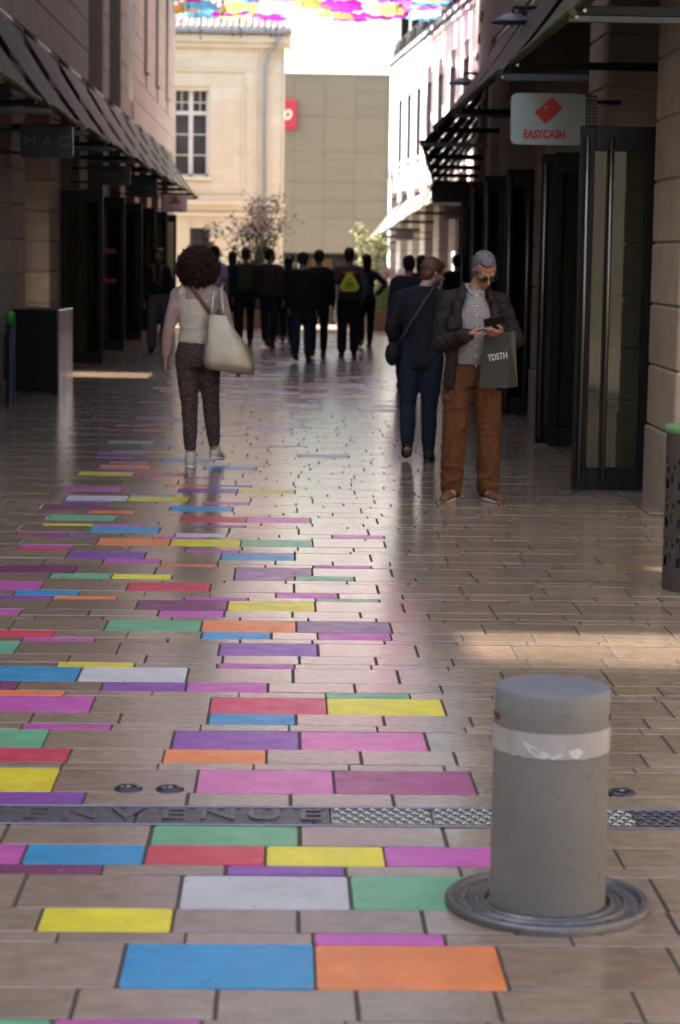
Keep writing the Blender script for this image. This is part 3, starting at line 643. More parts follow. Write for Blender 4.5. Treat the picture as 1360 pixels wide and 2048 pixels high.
obj('letter_outline', text_mesh('LEGO', .50, M_yel, .004, .80, .045, shear=.25), ls, (.03, -.09, -.03), (R(90), 0, 0))
obj('lettering', text_mesh('LEGO', .50, M_signw, .01, .80, .018, shear=.25), ls, (.03, -.095, -.03), (R(90), 0, 0))

# ------------------------------------------------------------------ white building, far right
wb = empty('white_building', (4.49, 52.1, 0), R(3.05), label='sunlit white stone building with narrow windows and slate attic at the far right', cat='building')
M_wstone = mat('clean white stone', (.84, .83, .81), .8, nz=(2, .08), rnd=.03, bump=.001)
Mb, Mp = M_block, M_panel; M_block = M_wstone; M_panel = M_wstone
wbays = [(1.0 + 3.3 * i, 3.1 + 3.3 * i) for i in range(6)]
wops2 = [(1.0 + 2.55 * i, 2.25 + 2.55 * i, 4.5, 6.5) for i in range(7)] + [(18.95, 19.6, 3.4, 6.5)]
build_front(wb, 1, 0, 20.2, wbays, .55, top_in=3.6, H=7.6, ops=wops2, Hvis=7.5, wallmat=mat('shaded reveal stone', (.26, .25, .25), .9))  # core darker than the facing, painting shade into the window reveals
M_block, M_panel = Mb, Mp
q = MB(); q.box(.45, 9, 0, .3, -1, 7.6); q.box(.45, 9, 19.9, 20.2, -2, 7.6); obj('end_wall', q.mesh('end_wall', M_wstone), wb)
q = MB(); q.cbox(-.07, .4, -.05, 20.25, 7.6, 7.72, .02); obj('cornice', q.mesh('cornice', M_wstone), wb)
M_slate = mat('grey slate', (.030, .028, .033), .8, nz=(6, .3), rnd=.25, spec=.15)
q = MB(); q.add([(.0, 0, 7.70), (.0, 20.2, 7.70), (.75, 20.2, 10.6), (.75, 0, 10.6)], [(0, 1, 2, 3)]); q.box(.75, 6, 0, 20.2, 7.8, 10.6); obj('roof', q.mesh('roof', M_slate), wb)
sm_ = {}
for r in range(10):
    q = MB(); y = (r % 2) * .3
    while y < 20: 
        z0 = 7.72 + r * .28; x0 = .0 + (z0 - 7.7) * .25; q.add([(x0 - .06, y + .02, z0), (x0 - .06, y + .58, z0), (x0 + .04, y + .58, z0 + .34), (x0 + .04, y + .02, z0 + .34), (x0, y + .02, z0), (x0, y + .58, z0)], [(0, 3, 2, 1), (0, 1, 5, 4)]); y += .6
    obj('slate_course', q.mesh('slate_course', M_slate), wb)
for i in range(6):
    y = 1.4 + i * 3.1; q = MB(); q.box(.0, .9, y, y + .9, 8.2, 9.9); d_ = obj('dormer', q.mesh('dormer', M_slate), wb); q = MB(); q.box(-.02, .0, y + .12, y + .78, 8.4, 9.7); obj('pane', q.mesh('pane', M_winglass), d_)
q = MB(); q.tube([(-.06, 0, 8.35), (-.06, 20.2, 8.35)], .02, 6)
for i in range(21): q.tube([(-.06, i, 7.7), (-.06, i, 8.35)], .012, 6)
obj('roof_rail', q.mesh('roof_rail', M_grey), wb)

# ------------------------------------------------------------------ awnings
def awning(name, P0, P1, sg, xt, xw, zt, zw, m_, label, group, arm_in=.50, arms=(0, 1), zdrop=0, gm=None):
    """P0,P1: positions along the facade line (facade x at the near and far end, y); xt = how far the edge stands out"""
    (fx0, y0), (fx1, y1) = P0, P1
    t = empty(name, (fx0, y0, 0), label=label, cat='awning', group=group)
    n_ = 10; q = MB(); ns = 8
    def pt(i, j, off=0):
        u = i / n_; v = j / ns; fx = (fx1 - fx0) * u; y = (y1 - y0) * u
        sag = math.sin(math.pi * v) * .05 * (.6 + .4 * math.cos(u * 6.283 * 1)) + .012 * math.sin(u * 25) * v
        x = fx - sg * (xw + (xt - xw) * v); z = zw + (zt - zw) * v - sag - zdrop * u - off
        return (x, y, z)
    for off in (0, .006):
        k = len(q.v)
        for i in range(n_ + 1):
            for j in range(ns + 1): q.v.append(pt(i, j, off))
        for i in range(n_):
            for j in range(ns):
                a = k + i * (ns + 1) + j; f_ = (a, a + 1, a + ns + 2, a + ns + 1); q.f.append(f_ if off == 0 else tuple(reversed(f_))); q.mi.append(0); q.sm.append(True)
    obj('canvas', q.mesh('canvas', m_), t)
    q = MB(); q.tube([(-sg * xt, 0, zt), (fx1 - fx0 - sg * xt, y1 - y0, zt - zdrop)], .032, 12); obj('front_bar', q.mesh('front_bar', m_), t)
    q = MB(); q.tube([(-sg * (xw - .02), 0, zw + .01), (fx1 - fx0 - sg * (xw - .02), y1 - y0, zw + .01 - zdrop)], .05, 12); obj('roller', q.mesh('roller', M_grey), t)
    for u in arms:
        fx = (fx1 - fx0) * u; y = (y1 - y0) * u + (.06 if u == 0 else -.06); z = zt - zdrop * u - .03
        a = -sg * (xt + .02); b = sg * arm_in; q = MB()
        q.cbox(min(fx + a, fx + b), max(fx + a, fx + b), y - .012, y + .012, z - .03, z + .03, .006)
        am = obj('arm', q.mesh('arm', (gm or M_grey) if u == 0 else M_black), t)  # near arm in paler steel for the light on it, far arm black
        q = MB(); q.tube([(fx + a + sg * .045, y - .018, z), (fx + a + sg * .045, y - .012, z)], .012, 12); obj('bolt', q.mesh('bolt', M_steel), am)
ord_ = ['nearest', 'second', 'third', 'fourth', 'fifth', 'sixth', 'seventh', 'eighth', 'ninth', 'tenth']
G1 = 'olive awnings over the right shops'
for k, (a, b) in enumerate(((9.6, 13.25), (13.5, 17.05), (18.1, 22.6), (23.0, 26.0))):
    awning('awning', (2.52, a), (2.52, b), 1, .75, -.01, 3.16, 4.22, M_awn, 'olive canvas awning on the right facade, %s from the camera' % ord_[k], G1)
cs, sn = math.cos(R(-4.5)), math.sin(R(-4.5))
for k in range(6):
    a, b = 1.2 + 3.75 * k, 4.6 + 3.75 * k
    awning('awning', (2.52 - sn * a, 27.02 + cs * a), (2.52 - sn * b, 27.02 + cs * b), 1, .85, -.01, 3.10, 4.2, M_awn, 'dark olive awning on the right facade where it turns away, %s of that row' % ord_[k], G1)
for k, (a, b) in enumerate([b for b in lbays[0:11]]):
    awning('awning', (-3.2, a - .1), (-3.2, b + .1), -1, .78, -.01, 3.08, 4.25, M_awn, 'olive canvas awning on the left facade, %s along the street' % (ord_ + ['eleventh'])[k], 'olive awnings over the left shops')
cs, sn = math.cos(R(3.05)), math.sin(R(3.05))
for k in range(5):
    a, b = 1.2 + 3.6 * k, 4.6 + 3.6 * k
    awning('awning', (4.49 - sn * a, 52.1 + cs * a), (4.49 - sn * b, 52.1 + cs * b), 1, .85, -.01, 2.98 - .05 * a, 3.75 - .03 * a, M_awnglare, 'sunlit pale awning on the white building, %s from the near corner' % ord_[k], 'pale awnings on the white building', zdrop=.17)

# ------------------------------------------------------------------ hanging signs
def hang_sign(x0, x1, y, z0, z1, m_, label, xwall, parts, rim=None, gap=True):
    t = empty('hanging_sign', ((x0 + x1) / 2, y, (z0 + z1) / 2), label=label, cat='sign', group='signs hung out from the shop fronts')
    W_, H_ = (x1 - x0) / 2, (z1 - z0) / 2
    q = MB(); k = len(q.v); q.loft([(0, 0, -.03, W_, H_), (0, 0, .03, W_, H_)], 32, 12, smooth=False); q.xf(Matrix.Rotation(R(90), 4, 'X')); obj('board', q.mesh('board', m_), t)
    side = 1 if xwall > x1 else -1; q = MB()
    for zz in (H_ * .7, -H_ * .7): q = MB(); q.cbox(*sorted((side * (W_ - .02), xwall - (x0 + x1) / 2 + side * .1)), -.02, .02, zz - .015, zz + .015, .004); obj('bracket', q.mesh('bracket', M_black), t)
    for p in parts: p(t)
    return t
def strokes(n, h, w_, m_):      # a line of lettering too small to read in the photograph
    q = MB(); rs = random.Random(n * 7); x = -n * w_ / 2
    for i in range(n):
        k = rs.choice((0, 1, 2, 3))
        q.box(x, x + w_ * .18, -.002, .002, -h / 2, h / 2)
        if k != 0: q.box(x + w_ * .18, x + w_ * .7, -.002, .002, h / 2 - h * .18, h / 2)
        if k == 1: q.box(x + w_ * .52, x + w_ * .7, -.002, .002, -h / 2, h / 2 - h * .18)
        if k == 2: q.box(x + w_ * .18, x + w_ * .7, -.002, .002, -h * .09, h * .09)
        if k != 1: q.box(x + w_ * .18, x + w_ * .7, -.002, .002, -h / 2, -h / 2 + h * .18)
        x += w_
    return q.mesh('lettering', m_)
M_signbody = mat('pale blue grey sign face', (.33, .37, .37), .35, nz=(3, .06)); M_redt = mat('red sign print', (.55, .02, .015), .4)
def es(t):
    obj('lettering', text_mesh('EASYCASH', .089, M_redt, .002, .78, .0032), t, (-.03, -.034, -.122), (R(90), 0, 0))
    q = MB(); sc_ = .40 / 332; P = [((px - 430) * sc_ , (830 - pz_) * sc_) for px, pz_ in ((335, 785), (408, 862), (520, 755), (452, 690))]
    q.add([(a, 0, b) for a, b in P] + [(a, .006, b) for a, b in P], [(0, 1, 2, 3), (0, 4, 5, 1), (1, 5, 6, 2), (2, 6, 7, 3), (3, 7, 4, 0)]); obj('red_diamond', q.mesh('red_diamond', M_redt), t, (0, -.037, 0))
    q = MB(); q.add([((395 - 430) * sc_, 0, (752 - 830) * -sc_), ((411 - 430) * sc_, 0, (768 - 830) * -sc_), ((430 - 430) * sc_, 0, (748 - 830) * -sc_)], [(0, 1, 2)]); obj('check_notch', q.mesh('check_notch', M_signbody), t, (0, -.0385, 0))
    q = MB(); q.cbox(.296, .385, -.02, -.01, -.18, .19, .003)
    pl_ = obj('perforated_plate', q.mesh('perforated_plate', M_grey), t); q = MB()
    for i in range(3):
        for j in range(13): q.lathe([(0.0001, 0), (.0085, 0)], 10, (.352 + i * .028, 0, 0)); 
    q = MB()
    for i in range(3):
        for j in range(13):
            c = (.314 + i * .026, -.0215, -.165 + j * .0275); q.add([(c[0] + .009 * math.cos(a * .785), c[1], c[2] + .009 * math.sin(a * .785)) for a in range(8)], [tuple(range(8))])
    obj('perforation', q.mesh('perforation', M_signbody), pl_)
hang_sign(1.757, 2.343, 17.0, 2.515, 2.915, M_signbody, 'pale sign with red diamond and red EASYCASH lettering on the right', 2.52, [es])
M_bsign = mat('black sign board', (.008, .008, .010), .35); M_dsign = mat('charcoal sign board', (.045, .04, .045), .5); M_gt = mat('dull grey lettering', (.10, .09, .10), .4)
hang_sign(-2.95, -2.37, 24.0, 2.64, 3.0, M_bsign, 'black hanging sign with thin grey MAC lettering, nearest on the left', -3.2,
          [lambda t: obj('lettering', text_mesh('M·A·C', .17, M_gt, .002, 1.15), t, (0, -.034, 0), (R(90), 0, 0))])
hang_sign(-3.0, -2.40, 33.2, 2.62, 2.92, M_dsign, 'charcoal hanging sign with faint letters, between the two black signs on the left', -3.2,
          [lambda t: obj('lettering', strokes(9, .05, .058, M_gt), t, (0, -.034, .02))])
hang_sign(-2.95, -2.42, 40.5, 2.62, 3.0, M_bsign, 'black hanging sign with pale LUSH lettering, beyond the charcoal sign', -3.2,
          [lambda t: obj('lettering', text_mesh('LUSH', .13, mat('dim white letters', (.22, .21, .22), .5), .002, 1.1), t, (0, -.034, -.02), (R(90), 0, 0))])
def ws(t):
    q = MB()
    for i, w_ in enumerate((.03, .07, .10, .13)): 
        for sx_ in range(i + 1): q.ell((-.035 * i + .07 * sx_, 0, .13 - i * .045), (.033, .006, .027))
    obj('red_emblem', q.mesh('red_emblem', mat('faded red emblem', (.50, .12, .14), .5)), t, (0, -.036, .02)); obj('lettering', strokes(8, .05, .048, mat('grey green letters', (.2, .3, .3), .5)), t, (0, -.036, -.14))
hang_sign(-2.86, -2.30, 50.0, 2.52, 2.92, mat('white sign board', (.72, .72, .74), .4), 'white hanging sign with a red emblem at the far end of the left row', -3.2, [ws])
hang_sign(2.45, 3.12, 36.5, 2.52, 2.83, mat('brown sign board', (.05, .035, .03), .5), 'plain brown hanging board above the white lettered one on the right', 3.2, [])
hang_sign(2.85, 3.45, 39.0, 2.28, 2.52, mat('off white sign board', (.62, .60, .56), .5), 'off white hanging sign with grey letters, just behind the man reading his phone', 3.5,
          [lambda t: obj('lettering', text_mesh('H&T', .16, mat('grey letters', (.22, .22, .2), .5), .002, .9), t, (-.06, -.034, .02), (R(90), 0, 0))])
hang_sign(3.05, 3.55, 60.0, 2.02, 2.28, mat('grey sign board', (.20, .19, .19), .5), 'grey hanging sign under the pale awning of the white building', 3.95,
          [lambda t: obj('lettering', strokes(7, .05, .055, M_gt), t, (0, -.034, 0))])

# ------------------------------------------------------------------ wall lamps
for x, y, z, lb_ in ((2.52, 21.3, 3.92, 'flat grey disc lamp on an arm, upper right, the nearer of two'), (2.75, 30.0, 4.0, 'flat grey disc lamp on an arm, the farther one beside the white building')):
    t = empty('wall_lamp', (x, y, z), label=lb_, cat='lamp', group='disc lamps on the right facade')
    q = MB(); q.lathe([(0.001, .085), (.06, .08), (.13, .045), (.21, .01), (.22, -.01), (.20, -.012), (0.001, -.008)], 40, (-.32, 0, 0)); obj('shade', q.mesh('shade', M_zinc), t)
    q = MB(); q.tube([(-.32, 0, .08), (-.32, 0, .14), (.02, 0, .14)], .018, 10); obj('arm', q.mesh('arm', M_black), t)

# ------------------------------------------------------------------ umbrellas overhead
UP = {'magenta': (.82, .04, .48), 'sky blue': (.22, .60, .85), 'yellow': (.85, .78, .22), 'orange': (.86, .45, .14), 'white': (.86, .86, .84), 'violet': (.42, .12, .55), 'pink': (.85, .30, .60)}
def umb_mat(n, c):
    m = bpy.data.materials.new(n + ' umbrella cloth'); m.use_nodes = True; t = m.node_tree; N = t.nodes; L = t.links; N.remove(N['Principled BSDF']); o = N['Material Output']
    nz_ = N.new('ShaderNodeTexNoise'); nz_.inputs['Scale'].default_value = 5; mx0 = N.new('ShaderNodeMix'); mx0.data_type = 'RGBA'; mx0.inputs['A'].default_value = c + (1,); mx0.inputs['B'].default_value = tuple(x * .82 for x in c) + (1,); L.new(nz_.outputs[0], mx0.inputs['Factor'])
    d = N.new('ShaderNodeBsdfDiffuse'); tl = N.new('ShaderNodeBsdfTranslucent'); mx = N.new('ShaderNodeMixShader'); mx.inputs[0].default_value = .7
    L.new(mx0.outputs['Result'], d.inputs[0]); L.new(mx0.outputs['Result'], tl.inputs[0]); L.new(d.outputs[0], mx.inputs[1]); L.new(tl.outputs[0], mx.inputs[2]); L.new(mx.outputs[0], o.inputs[0]); return m
protos = {}
def umb_proto(cn):
    q = MB(); n_ = 8; rr = [(0.0001, .30), (.18, .275), (.36, .20), (.50, .105), (.57, .03)]
    q.v.append((0, 0, .30)); 
    for a in range(n_ * 4):
        t = 2 * math.pi * a / (n_ * 4); rib = abs(math.cos(4 * t))
        for r, z in rr[1:]: q.v.append((r * (.93 + .07 * rib) * math.cos(t), r * (.93 + .07 * rib) * math.sin(t), z + .035 * (1 - rib) * r * 2))
    K = n_ * 4
    for a in range(K):
        b = (a + 1) % K; q.f.append((0, 1 + a * 4, 1 + b * 4)); q.mi.append(0); q.sm.append(True)
        for j in range(3): q.f.append((1 + a * 4 + j, 2 + a * 4 + j, 2 + b * 4 + j, 1 + b * 4 + j)); q.mi.append(0); q.sm.append(True)
    can = q.mesh('canopy', umb_mat(cn, UP[cn]))
    q = MB(); q.tube([(0, 0, .36), (0, 0, -.42)], .007, 8)
    for a in range(8):
        t = 2 * math.pi * a / 8; q.tube([(0, 0, .29), (.25 * math.cos(t), .25 * math.sin(t), .235), (.56 * math.cos(t), .56 * math.sin(t), .03)], .004, 5); q.tube([(0, 0, .05), (.25 * math.cos(t), .25 * math.sin(t), .23)], .003, 5)
    fr_ = q.mesh('frame', M_grey)
    q = MB(); q.tube([(0, 0, -.42), (0, 0, -.50), (.01, 0, -.54), (.04, 0, -.56), (.07, 0, -.54), (.075, 0, -.50)], .012, 8); hd = q.mesh('handle', M_black)
    return can, fr_, hd
ORD = 'first second third fourth fifth sixth seventh eighth ninth tenth eleventh twelfth thirteenth fourteenth fifteenth sixteenth seventeenth eighteenth nineteenth twentieth'.split()
rowsU = [o_ + ' nearer' for o_ in ORD] + [o_ + ' farther' for o_ in ORD]
cw = list(UP); 
fixU = {7: ['sky blue', 'yellow', 'magenta', 'white', 'magenta', 'magenta', 'sky blue', 'orange'], 6: ['orange', 'magenta', 'orange', 'white', 'yellow', 'magenta', 'magenta', 'sky blue'], 5: ['sky blue', 'yellow', 'white', 'orange', 'magenta', 'yellow', 'white', 'magenta']}
NR = 36
for r in range(NR):
    y = 61.74 - (NR - 1 - r) * 1.32
    cb = MB(); pts = [(-3.2 + i * .8, y, 8.75 + zc_) for i, zc_ in enumerate([.25, .1, 0, -.05, -.08, -.08, -.05, 0, .05, .12, .25])]
    cb.tube(pts, .008, 6); tag(obj('steel_cable', cb.mesh('steel_cable', M_grey)), 'thin steel cable carrying the %s row of umbrellas' % rowsU[r], 'cable', 'cables above the street')
    for i in range(8 if r > NR - 9 else 7):
        cn = fixU.get(r - NR + 8, [random.choice(cw) for _ in range(8)])[i]
        if cn not in protos: protos[cn] = umb_proto(cn)
        t = empty('umbrella', ((-2.75 + i * 1.03 if r > NR - 9 else -2.75 + i * .86) + (r % 2) * .3 + random.uniform(-.12, .12), y + random.uniform(-.25, .25), 8.13 + random.uniform(-.10, .12)), 0, '%s open umbrella hung overhead, number %s from the left in the %s row' % (cn, ['one', 'two', 'three', 'four', 'five', 'six', 'seven', 'eight'][i], rowsU[r]), 'umbrella', 'umbrellas hung over the street')
        t.rotation_euler = (random.uniform(-.14, .14), random.uniform(-.14, .14), random.uniform(0, 1.5))
        for nm, me in zip(('canopy', 'frame', 'handle'), protos[cn]): obj(nm, me, t)

# ------------------------------------------------------------------ street furniture
t = empty('metal_cabinet', (-2.785, 24.75, 0), R(-3), label='waist high black metal cabinet with a bright steel side, left by the pillars', cat='cabinet')
q = MB(); q.cbox(-.262, .238, -.5, .5, .03, .93, .006); obj('body', q.mesh('body', M_black), t)
q = MB(); q.cbox(.240, .262, -.505, .505, .0, .955, .003); obj('side_panel', q.mesh('side_panel', mat('brushed aluminium panel', (.62, .62, .64), .22, 1, nz=(6, .15), stretch=(1, 1, .2), rvar=.06)), t)
q = MB(); q.cbox(-.27, .238, -.51, .51, .93, .96, .004); obj('lid', q.mesh('lid', M_black), t)
t = empty('street_post', (-2.865, 22.4, 0), label='slim navy post with a bright green cap on the far left', cat='post')
q = MB(); q.lathe([(.052, 0), (.052, .03), (.045, .035), (.045, .88), (.0001, .88)], 24); obj('post', q.mesh('post', mat('navy paint', (.015, .02, .045), .4)), t)
q = MB(); q.lathe([(.0001, 1.0), (.03, .995), (.048, .975), (.05, .95), (.05, .86), (.045, .86)], 24); obj('cap', q.mesh('cap', mat('bright green plastic', (.03, .30, .035), .45)), t)
q = MB(); q.cbox(-.065, -.04, -.01, .03, .28, .75, .004); obj('flap', q.mesh('flap', M_black), t)
t = empty('litter_bin', (2.13, 10.55, 0), label='dark round perforated litter bin with a green rim at the right edge', cat='litter bin')
M_bin = mat('bin brown black steel', (.055, .046, .042), .45, nz=(8, .25), rvar=.08)
q = MB(); NB = 72; ZB = [0, .06, .10] + [.10 + .58 * i / 24 for i in range(1, 25)] + [.76, .80]
for i in range(len(ZB) - 1):
    for a in range(NB):
        zc_ = (ZB[i] + ZB[i + 1]) / 2; grp = a % 6; band = int((zc_ - .10) / .58 * 24) % 8
        hole = .1 < zc_ < .68 and ((grp in (1, 2) and band in (1, 2) ) or (grp == 2 and band in (4, 5)) or (grp in (4,) and band in (2, 3)) or (grp == 5 and band == 5) or (grp == 1 and band == 6))
        if hole: continue
        a0, a1 = 2 * math.pi * a / NB, 2 * math.pi * (a + 1) / NB; r_ = .222; j0 = (a % 2) * .0
        q.add([(r_ * math.cos(a0), r_ * math.sin(a0), ZB[i]), (r_ * math.cos(a1), r_ * math.sin(a1), ZB[i]), (r_ * math.cos(a1), r_ * math.sin(a1), ZB[i + 1]), (r_ * math.cos(a0), r_ * math.sin(a0), ZB[i + 1])], [(0, 1, 2, 3)], 0, True)
obj('perforated_shell', q.mesh('perforated_shell', M_bin), t)
q = MB(); q.lathe([(.0001, .03), (.19, .03), (.20, .2), (.195, .5), (.205, .76)], 40); obj('liner_bag', q.mesh('liner_bag', mat('grey translucent bag', (.16, .16, .155), .35, nz=(12, .7), bump=.01, bscale=14)), t)
q = MB(); q.lathe([(.226, .785), (.232, .80), (.228, .82), (.18, .825), (.175, .80)], 48); obj('rim', q.mesh('rim', mat('green rim plastic', (.10, .26, .09), .5, nz=(20, .3))), t)

# ------------------------------------------------------------------ planters and plants
def leafy(name, x, y, z0, W_, H_, label, nl, lm, stems, leaf=.05, cat='tree', group=None, base=(0, 0), D_=None, prof=None, blossom=None):
    t = empty(name, (x, y, z0), label=label, cat=cat, group=group)
    q = MB(); tips = []
    for s in range(stems):
        a = random.uniform(0, 6.28); sp = random.uniform(.1, 1); p = Vector((base[0] + random.uniform(-.1, .1), random.uniform(-.1, .1), 0)); pts = [p.copy()]
        for k in range(7):
            f = (k + 1) / 7; pts.append(Vector((p.x + math.cos(a) * sp * W_ * .5 * f ** 1.3 + random.uniform(-.05, .05), p.y + math.sin(a) * sp * (D_ or W_) * .4 * f ** 1.3, H_ * f * random.uniform(.88, 1.0) * (1 - .25 * sp * f))))
        q.tube(pts, [.03 * (1 - .12 * i) * max(.4, min(1, H_ / 2.5)) for i in range(8)], 6)
        for k in range(2, 8):
            tips.append(pts[k])
            for _ in range(3):
                b = pts[k] + Vector((random.gauss(0, .16), random.gauss(0, .16), random.gauss(.05, .1))) * W_ * .5; q.tube([pts[k], (pts[k] + b) / 2 + Vector((0, 0, .03)), b], [.008, .006, .003], 4); tips.append(b)
    obj('trunk', q.mesh('trunk', mat('plant stem bark', (.09, .06, .04), .8)), t)
    for nm, lmat, cnt, fltr in (('crown', lm, nl, None), ('blossom', blossom[0], blossom[1], 1) if blossom else (None,) * 4):
        if nm is None: continue
        q = MB()
        for _ in range(cnt):
            c = random.choice(tips) + Vector((random.gauss(0, .08), random.gauss(0, .08), random.gauss(0, .08))) * (W_ / 2)
            if fltr and c.z < H_ * .62: continue
            if nm == 'crown' and blossom and random.random() < max(0, c.z / H_ - .5) * 1.3: continue
            e = Euler((random.uniform(-1, 1), random.uniform(-1, 1), random.uniform(0, 6.3))).to_matrix(); l = leaf * random.uniform(.6, 1.3)
            q.add([c + e @ Vector(v) for v in ((-l, 0, 0), (0, -l * .4, l * .12), (l, 0, 0), (0, l * .4, l * .12))], [(0, 1, 2, 3)])
        obj(nm, q.mesh(nm, lmat), t)
    return t
M_leafd = mat('dark green leaves', (.06, .11, .04), .6, nz=(3, .4), rnd=.4); M_leafl = mat('yellow green leaves', (.30, .33, .14), .6, nz=(3, .3), rnd=.3); M_blos = mat('mauve blossom', (.50, .40, .42), .7, nz=(3, .2), rnd=.3)
M_grass = mat('fresh grass', (.17, .27, .06), .6, rnd=.3, nz=(3, .3)); M_plume = mat('pale seed heads', (.55, .42, .36), .8)
leafy('small_tree', -.75, 60.0, zg(60) + .5, 2.6, 3.25, 'loose dark leaved tree with mauve blossom in front of the yellow building', 2300, M_leafd, 11, .07, blossom=(M_blos, 1500))
leafy('small_tree', -2.2, 59.2, zg(59) + .5, 1.2, 2.1, 'dark bushy shrub beside the left shops in front of the yellow building', 1800, M_leafd, 6, .07)
leafy('shrub', 2.45, 66.0, zg(66) + .5, 1.6, 2.9, 'pale yellow green bush by the near corner of the white building', 1500, M_leafl, 8, .07, cat='bush')
leafy('shrub', .15, 64, zg(64) + .5, 1.0, 1.7, 'low green shrub at the foot of the taupe building', 600, M_leafd, 6, .05, cat='bush')
def planter(x0, x1, y0, y1, z0, h, m_, label):
    t = empty('planter', ((x0 + x1) / 2, (y0 + y1) / 2, z0), label=label, cat='planter', group='planters at the end of the street'); W_, D_ = (x1 - x0) / 2, (y1 - y0) / 2
    q = MB(); q.cbox(-W_, W_, -D_, -D_ + .05, 0, h, .008); q.cbox(-W_, W_, D_ - .05, D_, 0, h, .008); q.cbox(-W_, -W_ + .05, -D_ + .051, D_ - .051, 0, h, .008); q.cbox(W_ - .05, W_, -D_ + .051, D_ - .051, 0, h, .008); obj('box', q.mesh('box', m_), t)
    q = MB(); q.box(-W_ + .06, W_ - .06, -D_ + .06, D_ - .06, 0, h - .06); obj('soil', q.mesh('soil', M_recess), t); return t
M_wood = mat('brown planter boards', (.17, .10, .06), .7, nz=(6, .3), stretch=(1, 1, 6))
planter(2.2, 4.0, 57.5, 58.6, zg(58), .55, M_wood, 'brown wooden planter holding tall grass near the white building')
planter(-.35, .05, 43.0, 43.8, zg(43), .75, M_grey, 'dark square planter standing behind the walking crowd'); planter(-2.9, -.2, 59.0, 60.6, zg(60), .55, M_wood, 'long brown planter under the mauve tree'); planter(1.6, 3.3, 65.2, 66.8, zg(66), .55, M_wood, 'brown planter under the yellow green bush')
t = empty('grass_clump', (2.95, 58, zg(58) + .4), label='tall green grass with pale seed heads in the planter by the white building', cat='grass plant'); q = MB()
for _ in range(1100):
    x = random.gauss(0, .33); y = random.gauss(0, .2); h = random.uniform(.5, 1.15) * math.exp(-(x / .9) ** 2); lx = random.gauss(0, .16) + x * .3
    q.add([(x - .008, y, 0), (x + .008, y, 0), (x + lx * .5 + .006, y, h * .6), (x + lx, y, h), (x + lx * .5 - .006, y, h * .6)], [(0, 1, 2, 3, 4)])
    if random.random() < .10: q2 = MB(); q2.ell((x + lx * 1.1, y, h + .12), (.025, .025, .13), n=6); obj('seed_head', q2.mesh('seed_head', M_plume), t)
obj('blades', q.mesh('blades', M_grass), t)

# ------------------------------------------------------------------ people
def skin(n, c): return mat('skin ' + n, c, .5, nz=(8, .15), rvar=.05)
S1 = skin('tanned', (.36, .17, .10)); S2 = skin('fair', (.42, .24, .17)); S3 = skin('brown', (.22, .11, .07))
def cloth(n, c, r=.85, a=.3, **k): return mat(n, c, r, nz=k.pop('nz', (14, a)), bump=.0015, bscale=120, spec=.25, **k)
C_black = cloth('black cloth', (.014, .0135, .016)); C_navy = cloth('navy cloth', (.026, .034, .052)); C_denim = cloth('dark denim', (.014, .018, .032)); C_blue = cloth('blue denim', (.028, .036, .055))
C_brownj = cloth('dark brown cotton jacket', (.021, .0135, .0115), .8); C_chino = cloth('rust brown chinos', (.120, .044, .015)); C_grey = cloth('grey cloth', (.10, .09, .10)); C_lav = cloth('lavender cotton', (.48, .38, .54))
C_hood = cloth('grey melange', (.14, .12, .13)); C_cream = cloth('cream knit', (.56, .46, .36)); C_sheer = cloth('sheer dusty pink knit', (.40, .25, .22)); C_trk = cloth('khaki canvas', (.055, .055, .03))
H_br = mat('dark brown hair', (.040, .018, .012), .75, spec=.2, nz=(30, .5)); H_bk = mat('black hair', (.010, .008, .008), .5, nz=(30, .5)); H_grey = mat('grey hair', (.15, .13, .13), .65, nz=(45, .65), stretch=(1, .3, 1), bump=.006, bscale=90); H_aub = mat('auburn hair', (.15, .052, .018), .55, nz=(50, .6), stretch=(1, 1, .2), bump=.005, bscale=80)
L_shoe = mat('dark shoe leather', (.015, .012, .011), .4)
def checks(name, a, b, sc_, leopard=False):
    m = bpy.data.materials.new(name); m.use_nodes = True; t = m.node_tree; N = t.nodes; L = t.links; p = N['Principled BSDF']; p.inputs['Roughness'].default_value = .85; p.inputs['Specular IOR Level'].default_value = .2
    tc = N.new('ShaderNodeTexCoord'); mx = N.new('ShaderNodeMix'); mx.data_type = 'RGBA'; mx.inputs['A'].default_value = a; mx.inputs['B'].default_value = b
    if leopard:
        v = N.new('ShaderNodeTexVoronoi'); v.inputs['Scale'].default_value = sc_; v.feature = 'F1'; L.new(tc.outputs['Object'], v.inputs[0]); r = N.new('ShaderNodeMapRange'); r.inputs[1].default_value = .25; r.inputs[2].default_value = .42; L.new(v.outputs['Distance'], r.inputs[0]); L.new(r.outputs[0], mx.inputs['Factor'])
    else:
        sp = N.new('ShaderNodeSeparateXYZ'); L.new(tc.outputs['Object'], sp.inputs[0]); fs = []
        for ax in ('X', 'Z'):
            a_ = N.new('ShaderNodeMath'); a_.operation = 'MULTIPLY'; a_.inputs[1].default_value = sc_; L.new(sp.outputs[ax], a_.inputs[0]); f = N.new('ShaderNodeMath'); f.operation = 'FRACT'; L.new(a_.outputs[0], f.inputs[0]); g_ = N.new('ShaderNodeMath'); g_.operation = 'GREATER_THAN'; g_.inputs[1].default_value = .62; L.new(f.outputs[0], g_.inputs[0]); fs.append(g_)
        ad = N.new('ShaderNodeMath'); ad.operation = 'ADD'; L.new(fs[0].outputs[0], ad.inputs[0]); L.new(fs[1].outputs[0], ad.inputs[1]); h = N.new('ShaderNodeMath'); h.operation = 'MULTIPLY'; h.inputs[1].default_value = .5; L.new(ad.outputs[0], h.inputs[0]); L.new(h.outputs[0], mx.inputs['Factor'])
    L.new(mx.outputs['Result'], p.inputs['Base Color']); return m

